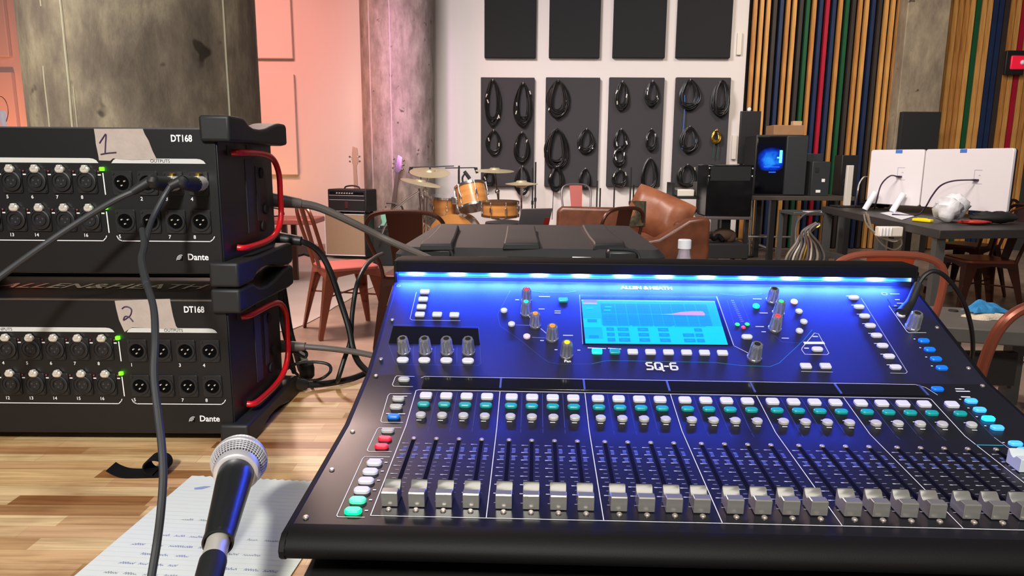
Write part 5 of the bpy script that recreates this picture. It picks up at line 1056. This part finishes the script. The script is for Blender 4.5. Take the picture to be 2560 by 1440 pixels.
# overlay sheets of the three panels (slightly different sheen), each with its printing
# ---- printing
prt = {k: {} for k in 'FMU'}
def pr(k, m):
    if m not in prt[k]: b = MB(); b.M = PM_(k); prt[k][m] = b
    return prt[k][m]
def pl_(k, m, pts, wd, close=False): pr(k, m).line([sp(a, b, k) for a, b in pts], wd, .0004, close)
chp = .0253
def chx(i): return chp * (i + .2 * (i // 4)) - CX_
def s_of(k, b_): return (yb(b_) - PAN[k][0][0]) / math.cos(pslope(k))
SF = {'bot': s_of('F', .5957)}; sFt = s_of('F', .7777)
sMt = sp(1042, 975, 'M')[1]
# master outline around the 24 channels
xl0 = chx(0) - .0145; xr0 = chx(23) + .0150
b = pr('F', 'print_white'); b.line([(xl0, sFt), (xl0, SF['bot']), (XR - .012, SF['bot'])], .0009, .0004)
b.line([(xr0, sFt), (xr0, SF['bot'])], .0009, .0004)
m_ = pr('M', 'print_white'); m_.line([(xl0, 0), (xl0, sMt - .002), (xl0 + .003, sMt), (xr0 - .003, sMt), (xr0, sMt - .002), (xr0, 0)], .0009, .0004)
for k in range(5):
    x = chx(4 * k + 3) + .0152; pr('F', 'print_white').line([(x, SF['bot'] + .001), (x, sFt)], .0008, .0004); m_.line([(x, 0), (x, sMt)], .0008, .0004)
for i in range(23):
    if i % 4 != 3:
        x = chx(i) + .01265; pr('M', 'print_dim').line([(x, .002), (x, sMt - .004)], .0005, .0004); pr('F', 'print_dim').line([(x, sFt - .012), (x, sFt - .003)], .0005, .0004)
# fader scales
s_top = s_of('F', .7466); s_bot = s_of('F', .6060)
xm_ = sp(2492.4, 1126.6, 'F')[0]
chans = [chx(i) for i in range(24)] + [xm_]
fs = MB(); fs.M = PM_('F'); fm_ = MB(); fm_.M = PM_('F'); fbx = MB(); fbx.M = PM_('F')
for ci, x in enumerate(chans):
    for j in range(15):
        s = s_top - .011 - j * .0082
        wl = .0042 if j in (0, 4, 8, 12) else .0032
        fs.line([(x - .0095 if j % 2 == 0 else x - .0078, s), (x - .0040, s)], .00075 if j % 2 == 0 else .0005, .0004)
        fs.line([(x + .0040, s), (x + .0040 + wl, s)], .00075 if j in (3,) else .0005, .0004)
    for j in (0, 2, 4, 6, 8, 10, 12): fs.line([(x - .0106, s_top - .011 - j * .0082), (x - .0086, s_top - .011 - j * .0082)], .0016, .0004)
    fs.line([(x - .009, s_top - .011 - 3 * .0082), (x - .004, s_top - .011 - 3 * .0082)], .0008, .0004); fs.line([(x + .004, s_top - .011 - 3 * .0082), (x + .0100, s_top - .011 - 3 * .0082)], .0008, .0004)
    for a0 in (s_top - .018, s_top - .034):
        for xx in (x - .0082, x + .0042): fbx.add([(xx, a0 - .010, .0003), (xx + .0038, a0 - .010, .0003), (xx + .0038, a0, .0003), (xx, a0, .0003)], [(0, 1, 2, 3)])
fs.build('fader_scale', 'print_grey', mix); fbx.build('fader_zone', 'print_zone' if 'print_zone' in MATS else 'print_dim', mix)
# slots and end screws
sl = MB(); sl.M = PM_('F')
for x in chans: sl.box(x - .0019, x + .0019, s_bot + .006, s_top - .003, -.001, .0006)
sl.build('fader_slot', 'slot_black', mix)
def mesh_at(f):
    b = MB(); f(b); return b
scw = mesh_at(lambda b: (b.lathe([(.0027, 0), (.0027, .0012), (.0018, .0020), (.0003, .0020)], 14))).mesh('slot_screw', 'screw_metal')
rF, rM, rU = pslope('F'), pslope('M'), pslope('U'); RS = {'F': rF, 'M': rM, 'U': rU}
def put(name, me, k, x, s, h=0, rz=0):
    p = PM_(k) @ Vector((x, s, h)); o = bpy.data.objects.new(name, me); COL.objects.link(o); o.parent = mix; o.location = p; o.rotation_euler = (RS[k], 0, 0) if not rz else (Matrix.Rotation(RS[k], 3, 'X') @ Matrix.Rotation(rz, 3, 'Z')).to_euler(); return o
for x in chans: put('slot_screw', scw, 'F', x, s_top)
for x in chans: put('bottom_screw', scw, 'F', x, s_bot)
# fader caps: concave thumb rest behind, square block in front
def fader_cap(m='fader_silver', mrk=None):
    b = MB(); w = .0076
    side = [(-.0100, .0012), (-.0098, .0144), (-.0090, .0154), (-.0014, .0152), (-.0006, .0138), (.0008, .0118), (.0034, .0113), (.0070, .0132), (.0100, .0164), (.0116, .0170), (.0122, .0160), (.0118, .0012)]
    rows = []
    for xk, sc_k in ((-w, .965), (-w * .93, 1), (w * .93, 1), (w, .965)): rows.append([(xk, y * (1 if sc_k == 1 else .96), .0040 + (z - .0040) * (sc_k if z > .004 else 1)) for y, z in side])
    b.rings(rows); return b.mesh('fader_cap', m, 32)
cap = fader_cap(); stem = mesh_at(lambda b: b.box(-.001, .001, -.004, .004, -.001, .0042)).mesh('fader_stem', 'black_matte')
s_cap = sp(1040, 1272, 'F')[1] + .0115
for i, x in enumerate(chans[:24]):
    o = put('fader', cap, 'F', x, s_cap); inst('stem', stem, o, (0, 0, 0))
mcap = fader_cap('key_light_grey' if 'key_light_grey' in MATS else 'print_white'); xx, ss = sp(2560, 1170, 'F')
o = put('master_fader', mcap, 'F', xm_, s_top - .040); inst('stem', stem, o, (0, 0, 0)); o['label'] = 'white master fader cap'
# keys
def key_mesh(shape, m):
    b = MB(); nm = 'key'
    if shape == 'rect': b.rpill(.0150, .0115, .0030, .0036, .0010, 5)
    elif shape == 'oval': b.rpill(.0150, .0085, .0042, .0036, .0012, 7)
    elif shape == 'round': b.rpill(.0118, .0100, .0050, .0042, .0012, 7)
    elif shape == 'dot': b.rpill(.0100, .0100, .0050, .0036, .0012, 7)
    elif shape == 'soft': b.rpill(.0140, .0095, .0018, .0034, .0010, 4)
    elif shape == 'pill': b.rpill(.0160, .0100, .0048, .0036, .0012, 7)
    elif shape == 'big': b.rpill(.0180, .0120, .0040, .0036, .0012, 7)
    return b.mesh(nm, m)
KM = {}
def key(name, shape, m, k, x, s, label=None):
    if (shape, m) not in KM: KM[(shape, m)] = key_mesh(shape, m)
    o = put(name, KM[(shape, m)], k, x, s, .0002)
    if label: o['label'] = label
    return o
sb1 = s_of('M', .8390); sb2 = sp(1060, 1013, 'M')[1]; sb3 = s_of('M', .7975)
xmm = sp(2376, 1011, 'M')[0]
m_ = pr('M', 'print_white')
for i in range(25):
    x = chx(i) if i < 24 else xmm
    key('mute_key', 'rect', 'key_white', 'M', x, sb1); key('select_key', 'oval', 'key_teal', 'M', x - .0003, sb2); key('listen_key', 'round', 'key_grey', 'M', x, sb3)
    m_.line([(x - .003, sb2 + .0058), (x + .003, sb2 + .0058)], .0012, .0005); m_.line([(x - .005, sb3 + .0060), (x - .0005, sb3 + .0060)], .0012, .0005)
    m_.line([(x - .0035, sb3 - .0085), (x + .0015, sb3 - .0085)], .0014, .0005)
# left-hand keys
key('side_key', 'oval', 'key_grey', 'M', *sp(1010, 951, 'M'))
for (a, b_), m in (((996, 999.5), 'key_grey'), ((990, 1019.5), 'key_grey'), ((984, 1043.5), 'key_blue')): key('side_key', 'oval', m, 'M', *sp(a, b_, 'M'), label='blue key' if m == 'key_blue' else None)
for (a, b_), m in (((969, 1079), 'key_grey'), ((962, 1099.5), 'key_red'), ((954, 1119), 'key_red')): key('side_key', 'oval', m, 'F', *sp(a, b_, 'F'), label='red key' if m == 'key_red' else None)
for (a, b_), m in (((936, 1160), 'key_white'), ((926, 1182), 'key_white'), ((915.5, 1205), 'key_white'), ((905, 1229), 'key_white'), ((894.5, 1254), 'key_mint'), ((883, 1281), 'key_green_lit')):
    key('layer_key', 'pill', m, 'F', *sp(a, b_, 'F'), label={'key_mint': 'pale mint lit key', 'key_green_lit': 'bright green lit key'}.get(m))
    x, s = sp(a, b_, 'F'); pr('F', 'print_white').line([(x + .0105, s + .003), (x + .0125, s + .003)], .0018, .0005)
pl_('M', 'print_white', [(1036, 942), (992, 940), (988, 944), (981, 962), (984, 966), (1032, 967)], .0008); 
pl_('M', 'print_white', [(1028, 984.5), (975, 984.5), (970, 990), (952, 1052), (955, 1056.5), (1007, 1056.5)], .0008)
pl_('F', 'print_white', [(1003, 1070), (948, 1069.5), (943, 1074), (918, 1126), (922, 1129.5), (979, 1129.5)], .0008)
pl_('F', 'print_white', [(974, 1143), (912, 1142), (906, 1148), (842, 1289), (845, 1293), (911, 1294)], .0008)
for (a, b_, w_, k) in ((1000, 991, .017, 'M'), (992, 1012, .014, 'M'), (989, 1035, .022, 'M'), (941, 1148, .014, 'F'), (972, 1072, .012, 'F')): x, s = sp(a, b_, k); pr(k, 'print_white').line([(x - w_ / 2, s), (x + w_ / 2, s)], .0014, .0005)
# clear writing strip between the panels
sa = sp(1045, 944, 'M'); sb = sp(1050, 968, 'M'); 
b = MB(); b.M = PM_('M'); s0 = sb[1]; s1 = min(sa[1], s_of('M', .8875)); xs0 = xl0 + .006; xs1 = sp(2310, 980, 'M')[0]
b.box(xs0, xs1, s0 - .002, s1, .0001, .0012); b.build('writing_strip', 'black_gloss', mix, .0004)
pr('M', 'print_white').line([(xs0 - .004, s1 - .003), (xs0, s1 + .001), (xs1 - .004, s1 + .001), (xs1 + .006, s1 - .006), (xs1 + .012, s0)], .0007, .0014)
for k in range(6):
    x = chx(4 * k + 3) + .0152; b = MB(); b.M = PM_('M'); b.box(x - .0012, x + .0012, s0 - .001, s1 - .001, .0012, .0022); b.build('strip_divider', 'print_dim', mix)
# ---- upper panel
U = lambda a, b_: sp(a, b_, 'U')
for a, b_ in ((1062, 731.5), (1058, 750), (1054, 769), (1050, 788), (1093, 788), (1136, 789)): key('soft_key', 'soft', 'key_white', 'U', *U(a, b_))
pl_('U', 'print_white', [(1041, 731), (1025, 797), (1030, 800.5), (1151, 802)], .0006)
for a, b_ in ((1007, 902), (1061, 902.5), (1116, 903), (1170, 904)): key('soft_key', 'pill', 'key_white', 'U', *U(a, b_))
# rotary displays: glossy window with ribs
def ublock(name, c4, m, h=.0008, lift=0):
    P = [U(*q_) for q_ in c4]; b = MB(); b.M = PM_('U'); n = len(P); b.add([(x, s, lift) for x, s in P] + [(x, s, lift + h) for x, s in P], [tuple(range(n, 2 * n))[::-1]] + [(i, (i + 1) % n, n + (i + 1) % n, n + i) for i in range(n)])
    return b.build(name, m, mix)
ublock('rotary_window', [(983, 816), (1195, 822), (1200, 863), (972, 858)], 'black_gloss')
pl_('U', 'print_dim', [(983, 812), (1197, 818), (1202, 908), (1196, 914), (990, 912), (986, 905), (972, 862)], .0005)
for a in (1034, 1088, 1143): pl_('U', 'print_dim', [(a, 866), (a - 1, 908)], .0005)
# knobs
def knob_meshes():
    b = MB(); n = 48; rr = []
    for z, r, fl in ((0, .0078, 0), (.001, .0082, 0), (.003, .0082, 0), (.0035, .0076, .0003), (.018, .0064, .0006), (.0205, .0060, .0005), (.0215, .0054, .0002)):
        rr.append([((r + fl * math.cos(8 * 2 * PI * i / n)) * math.cos(2 * PI * i / n), (r + fl * math.cos(8 * 2 * PI * i / n)) * math.sin(2 * PI * i / n), z) for i in range(n)])
    b.rings(rr); k = b.mesh('knob', 'knob_metal', 40)
    return k
KN = knob_meshes()
def knob_cap(m, r=.0033, h=.0012):
    b = MB(); b.lathe([(r, .021), (r, .0215 + h * .4), (r * .6, .0215 + h), (.0002, .0215 + h)], 20); return b.mesh('cap', m)
KC = {m: knob_cap(m) for m in ('led_red', 'led_teal', 'led_orange', 'led_yellow', 'led_green_dim')}; KC['steel'] = knob_cap('dark_chrome', .0035, .0004)
def knob(a, b_, c='steel', sc=1.0, k='U', nm='rotary_knob'):
    x, s = sp(a, b_, k); o = put(nm, KN, k, x, s); o.scale = (sc,) * 3; inst('cap', KC[c], o, (0, 0, 0)); return o
for a in (1010, 1064, 1118, 1171.5): knob(a, 880 + (a - 1010) * .01, 'steel', 1.12)
knob(1316, 752, 'led_red'); knob(1315, 785, 'led_teal', 1.04); knob(1338, 815, 'led_orange', 1.04); knob(1380, 848, 'led_orange', 1.1); knob(1416, 890, 'led_yellow', 1.1)
knob(1929, 753, 'steel', 1.06); knob(1945, 785, 'led_green_dim', 1.06); knob(1936, 824, 'led_red', 1.12); knob(1885, 897, 'steel', 1.18); knob(2280, 820, 'steel', 1.22)
for (a, b_), m in (((1260, 778), 'key_white'), ((1279, 812), 'key_white'), ((1317, 843), 'key_pink')): key('round_key', 'dot', m, 'U', *U(a, b_))
key('round_key', 'soft', 'key_teal', 'U', *U(1408, 752), label='teal lit key'); key('round_key', 'dot', 'key_teal_lit', 'U', *U(1890, 767), label='bright turquoise lit key'); key('round_key', 'dot', 'key_peach', 'U', *U(1985, 756), label='peach lit key')
for a, b_ in ((1997, 780), (2009, 806), (1998, 829)): key('round_key', 'dot', 'key_white', 'U', *U(a, b_))
# thin teal guide lines around the processing section
pl_('U', 'print_dim', [(1276, 727), (1244, 786), (1250, 815), (1300, 850), (1355, 895), (1372, 906), (1398, 911), (1480, 910)], .0006)
pl_('U', 'print_teal', [(1480, 910), (1512, 903), (1530, 902), (1700, 905), (1790, 907), (1850, 914), (1925, 917), (1948, 908), (2010, 850), (2030, 825)], .0008)
pl_('U', 'print_teal', [(1330, 728), (1360, 731), (1420, 731), (1440, 728)], .0007); pl_('U', 'print_teal', [(1800, 735), (1840, 739), (1880, 738), (1905, 735)], .0007)
pl_('U', 'print_white', [(1835, 865), (1872, 884)], .0007); pl_('U', 'print_dim', [(1936, 840), (1955, 855), (2000, 858)], .0006); pl_('U', 'print_grey', [(1318, 787), (1332, 800)], .0016); pl_('U', 'print_grey', [(1352, 822), (1366, 834)], .0012)
pl_('U', 'print_grey', [(1290, 813), (1325, 814)], .0005); pl_('U', 'print_grey', [(1330, 844), (1362, 845)], .0005)
for a, b_, w_ in ((1420, 839, .013), (1355, 852, .004), (1390, 875, .003), (1447, 876, .003), (1354, 773, .008), (1361, 742, .016), (1394, 778, .008), (1394, 783, .008), (1893, 748, .012), (1909, 783, .011), (1899, 817, .011), (1909, 830, .005), (1963, 846, .009), (1293, 750, .005)): x, s = U(a, b_); pr('U', 'print_white').line([(x - w_ / 2, s), (x + w_ / 2, s)], .0016, .0005)
def utext(txt, a, b_, size, m, k='U', **kw):
    b = MB(); x, s = sp(a, b_, k); b.M = PM_(k) @ Matrix.Translation((x, s, .0006)); b.text(txt, size, **kw); return b.build('lettering', m, mix)
utext('ALLEN', 1578, 720.5, .0112, 'logo_pale', sx=.98, bold=.0005); utext('&', 1614.5, 721, .0118, 'logo_pink', bold=.0005)
utext('HEATH', 1652, 721.5, .0112, 'logo_pale', sx=.98, bold=.0005)
# SQ-6 in squared letters
def blocky(segs, a, b_, sc, m):
    x0, s0_ = U(a, b_); b = pr('U', m)
    for st_ in segs: b.line([(x0 + x * sc, s0_ + y * sc) for x, y in st_], sc * .20, .0006)
blocky([[(.55, 1), (.1, 1), (0, .85), (.1, .55), (.5, .5), (.6, .3), (.5, 0), (0, 0)], [(.95, 0), (.85, .15), (.85, .85), (.95, 1), (1.35, 1), (1.5, .85), (1.5, .15), (1.4, 0), (.95, 0)], [(1.25, .3), (1.6, -.2)], [(1.75, .5), (2.1, .5)], [(2.9, 1), (2.45, 1), (2.35, .85), (2.35, .1), (2.45, 0), (2.85, 0), (2.95, .12), (2.95, .45), (2.85, .55), (2.35, .55)]], 1618, 924, .0135, 'print_white')
utext('Pan', 1419, 904, .0065, 'print_white', bold=.0002)
# screen
def S4(pts): return [U(*q_) for q_ in pts]
ublock('screen_bezel', [(1449.6, 737.5), (1790, 741.5), (1833, 864.5), (1457.6, 862)], 'screen_surround' if 'screen_surround' in MATS else 'black_gloss', .0006)
c4 = S4([(1453, 750.5), (1786.6, 754), (1819.5, 863.2), (1463.5, 860)])
def sc(u, v, lift=.0):  # screen coordinates 0..1, v down
    a = Vector(c4[0]).lerp(Vector(c4[1]), u); b = Vector(c4[3]).lerp(Vector(c4[2]), u); p = a.lerp(b, v); return (p.x, p.y, .0010 + lift)
scm = MB(); scm.M = PM_('U'); SMATS = ['screen_cyan', 'screen_blue', 'screen_line', 'screen_pale', 'screen_pink', 'screen_hot', 'screen_violet', 'black_matte']
def srect(u0, v0, u1, v1, mi, lift): scm.cm = mi; scm.add([sc(u0, v1, lift), sc(u1, v1, lift), sc(u1, v0, lift), sc(u0, v0, lift)], [(0, 1, 2, 3)])
srect(0, 0, 1, 1, 0, 0); srect(0, .45, .13, .65, 5, .0001); srect(.13, .6, 1, 1, 5, .0001); srect(0, .9, 1, 1, 5, .00012)
srect(.0, 0, 1, .03, 3, .0002); srect(.14, .09, .93, .60, 1, .0002)
for u_ in (.185, .215, .24, .25, .275, .29, .305, .32, .33, .40, .45, .475, .495, .51, .53, .545, .555, .565, .66, .70, .73, .755, .77, .785, .80, .815): srect(u_, .09, u_ + .0012, .60, 2, .0003)
for u_ in (.245, .325, .405, .505, .58, .66, .76, .84): srect(u_, .09, u_ + .0045, .60, 0, .00035)
for k in range(8): srect(.14, .13 + .06 * k, .93, .134 + .06 * k, 2, .0003)
srect(.14, .338, .93, .346, 5, .0004)
scm.cm = 3; scm.add([sc(.56, .345, .0005), sc(.66, .350, .0005), sc(.66, .325, .0005)], [(0, 1, 2)])
scm.cm = 4; wedge = [(.66, .35), (.74, .355), (.89, .36), (.898, .34), (.896, .29), (.885, .26), (.80, .262), (.72, .285), (.66, .325)]; scm.add([sc(a, b_, .0005) for a, b_ in wedge], [tuple(range(len(wedge)))])
srect(.015, .01, .115, .07, 6, .0005); srect(.01, .075, .115, .115, 4, .0005); srect(.03, .085, .09, .1, 3, .0006)
for u0, u1, rows_ in ((.16, .215, 3), (.24, .32, 3), (.385, .46, 3), (.53, .605, 3), (.70, .78, 2), (.79, .845, 3)):
    for k in range(rows_): v0 = .655 + .115 * (k + (3 - rows_)); srect(u0, v0, u1, v0 + .075, 1, .0004); srect(u0 + .018, v0 + .03, u1 - .02, v0 + .045, 0, .0005)
srect(.14, .607, .335, .622, 1, .0004); srect(.35, .607, .50, .622, 1, .0004); srect(.51, .607, .64, .622, 1, .0004); srect(.655, .607, .88, .622, 1, .0004)
srect(.03, .47, .1, .54, 1, .0004); srect(.03, .83, .1, .89, 1, .0004); srect(0, .385, .11, .39, 2, .0004); srect(0, .67, .11, .675, 2, .0004)
for u_, v_ in ((.03, .2), (.9, .72), (.91, .93), (.17, .16), (.16, .24)): srect(u_, v_, u_ + .05, v_ + .03, 5, .0005)
scm.build('touch_screen', SMATS, mix)
pl_('U', 'screen_frame_line' if 'screen_frame_line' in MATS else 'print_grey', [(1449.6, 738), (1457.6, 860)], .0016); pl_('U', 'print_grey', [(1791, 742), (1833, 863)], .0020)
for i, a in enumerate((1492.4, 1537, 1581.5, 1626, 1670.8, 1716, 1760.8, 1805.8)):
    key('screen_key', 'soft', 'key_teal_lit' if i == 0 else 'key_teal' if i == 1 else 'key_white', 'U', *U(a, 880.5 + i * .55), label='teal lit key' if i < 2 else None)
pl_('U', 'print_white', [(1470, 870), (1514, 872)], .0016); pl_('U', 'print_white', [(1521, 871), (1552, 873)], .0016)
# level meter
pl_('U', 'print_dim', [(1818, 752), (1838, 820)], .0005); pl_('U', 'print_dim', [(1852, 752), (1880, 820)], .0005)
for k in range(12): x, s = U(1831 + k * 2.2, 752 + k * 4.7); pr('U', 'print_grey').line([(x - .002, s), (x + .002, s)], .0008, .0005)
for a, b_, m in ((1843.4, 811.5, 'led_green_dim'), (1868, 811, 'led_green_dim'), (1858.5, 819, 'led_red')):
    x, s = U(a, b_); b = MB(); b.M = PM_('U') @ Matrix.Translation((x, s, 0)); b.sphere((0, 0, .0004), .0034 if m != 'led_red' else .0030, 14, (1, 1, .5)); b.build('meter_lamp', m, mix)
key('screen_key', 'oval', 'key_white', 'U', *U(1867, 844))
# warning triangle section
pl_('U', 'print_white', [(2036, 833), (2005, 870), (2004, 875), (2012, 886), (2068, 887), (2072, 883), (2046, 835)], .0008, True)
x0, s0_ = U(2012, 858); x1, s1_ = U(2058, 858); pr('U', 'print_white').line([(x0, s0_), (x1, s1_)], .0052, .0006)
key('screen_key', 'oval', 'key_white', 'U', *U(2042.6, 875)); 
for a, b_, w_ in ((2038, 842, .006), (2016, 871, .005)): x, s = U(a, b_); pr('U', 'print_white').line([(x - w_ / 2, s), (x + w_ / 2, s)], .0022, .0005)
for a in (2014, 2063): key('screen_key', 'soft', 'key_white', 'U', *U(a, 917))
pl_('U', 'print_white', [(2003, 929), (2082, 930.5)], .0006)
# eight soft keys on the right
for a, b_ in ((2134, 746), (2147, 769), (2161, 792), (2175, 816), (2190.4, 840.5), (2205.5, 866), (2221.7, 893), (2238, 920)): key('soft_key', 'oval', 'key_white', 'U', *U(a, b_)); x, s = U(a, b_); pr('U', 'print_white').line([(x - .0085, s + .0058), (x + .002, s + .0058)], .0012, .0005)
pl_('U', 'print_grey', [(2153, 746), (2268, 930), (2264, 934), (2226, 933)], .0008)
# headphone corner
pl_('U', 'print_white', [(2222, 765), (2267, 829), (2272, 832), (2315, 832)], .0008)
ublock('card_slot', [(2218, 748), (2232, 748), (2245, 768), (2231, 768)], 'black_matte', .0006)
for a, b_, w_ in ((2243, 750, .006), (2249, 759, .008), (2238, 765, .003)): x, s = U(a, b_); pr('U', 'print_white').line([(x - w_ / 2, s), (x + w_ / 2, s)], .0014, .0008)
utext('QDrive', 2226, 736, .0058, 'logo_pale') if 0 else None
x, s = U(2211, 735); pr('U', 'print_grey').line([(x + .004 * math.cos(a * .7), s + .0035 * math.sin(a * .7)) for a in range(10)], .0008, .0005); pr('U', 'print_grey').line([(x + .009, s), (x + .022, s)], .0014, .0005)
x, s = U(1003, 714.5) if 0 else U(996, 715); pr('U', 'print_grey').line([(x + .003 * math.cos(a * .7), s + .0025 * math.sin(a * .7)) for a in range(10)], .0006, .0005)
jx, js = U(2252, 788); b = MB(); b.M = PM_('U') @ Matrix.Translation((jx, js, 0)); b.lathe([(.0042, 0), (.0062, 0), (.0062, .002), (.0042, .003), (.0040, .0005)], 24); b.build('phones_socket', 'nickel', mix)
# blue keys
for a, b_ in ((2308.7, 854), (2323.5, 876), (2339, 899.5), (2353.7, 922)):
    key('blue_key', 'oval', 'key_blue', 'U', *U(a, b_)); x, s = U(a, b_); pr('U', 'print_white').line([(x - .011, s + .005), (x - .0095, s + .005)], .0015, .0005)
key('blue_key', 'oval', 'key_blue', 'M', *sp(2343, 975, 'M'))
for (a, b_), m in (((2427, 1005), 'key_light_blue'), ((2448.4, 1027), 'key_light_blue'), ((2470, 1049), 'key_blue_lit'), ((2492, 1072), 'key_light_blue')):
    key('blue_key', 'oval', m, 'M', *sp(a, b_, 'M')); x, s = sp(a, b_, 'M'); pr('M', 'print_white').line([(x - .011, s + .005), (x - .0095, s + .005)], .0015, .0005)
for i in range(6):
    x, s = sp(2538, 1112, 'F'); s -= i * .0150; key('blue_key', 'oval', 'key_light_blue', 'F', x, s); pr('F', 'print_white').line([(x - .011, s + .004), (x - .0095, s + .004)], .0015, .0005)
for a, b_, w_ in ((2399, 973, .010), (2407, 979, .016), (2414, 993, .010)): x, s = sp(a, b_, 'M'); pr('M', 'print_white').line([(x - w_ / 2, s), (x + w_ / 2, s)], .0022, .0005)
x, s = sp(2476, 1114, 'F'); pr('F', 'print_teal').line([(x - .015, s), (x + .013, s)], .0026, .0005)
b = pr('F', 'print_grey'); xr1 = xm_ + .016; b.line([(xr1, SF['bot']), (xr1, sFt - .002)], .0008, .0004); pr('M', 'print_dim').line([(xr1, 0), (xr1, .05)], .0006, .0004)
allp = MB(); pm = []
for k in prt:
    for m, b in prt[k].items():
        if not b.f: continue
        if m not in pm: pm.append(m)
        n0 = len(allp.v); allp.v += b.v; allp.f += [tuple(i + n0 for i in f) for f in b.f]; allp.mi += [pm.index(m)] * len(b.f)
allp.build('panel_printing', pm, mix)
# case screws along both edges
for a, b_, k in ((757, 1294, 'F'), (823, 1175, 'F'), (876, 1080, 'F'), (933, 940, 'M'), (947, 898, 'U'), (970, 800, 'U')):
    x, s = sp(a, b_, k)
    put('edge_screw', scw, k, XL + .013, s); 
    put('edge_screw', scw, k, XR - .013, s)
# headphone plug and its lead
pj = Matrix.Translation(mloc) @ rot @ PM_('U') @ Vector((jx, js, .002)); nrm_ = (rot @ PM_('U')).to_3x3() @ Vector((0, 0, 1))
t = thing('headphone_plug', 'black headphone plug and lead in the top right corner socket of the console', 'cable', pj)
e1 = P_(2284, 745, pj.y + .02) - pj; 
g = MB(); g.tube([nrm_ * .001, e1 * .4, e1 * .75, P_(2296, 710, pj.y + .03) - pj], [.0085, .0058], 16, 6); g.build('plug', 'rubber', t)
pts = [P_(2296, 710, pj.y + .03), P_(2312, 688, pj.y + .03), P_(2335, 678, pj.y + .03), P_(2362, 690, pj.y + .03), P_(2392, 725, pj.y + .04), P_(2415, 770, pj.y + .06), P_(2428, 820, pj.y + .08), P_(2432, 870, pj.y + .10), P_(2428, 900, pj.y + .12), P_(2420, 930, pj.y + .12)]
g = MB(); g.tube([p - pj for p in pts], .0034, 8, 8); g.build('cord', 'cable_black', t)
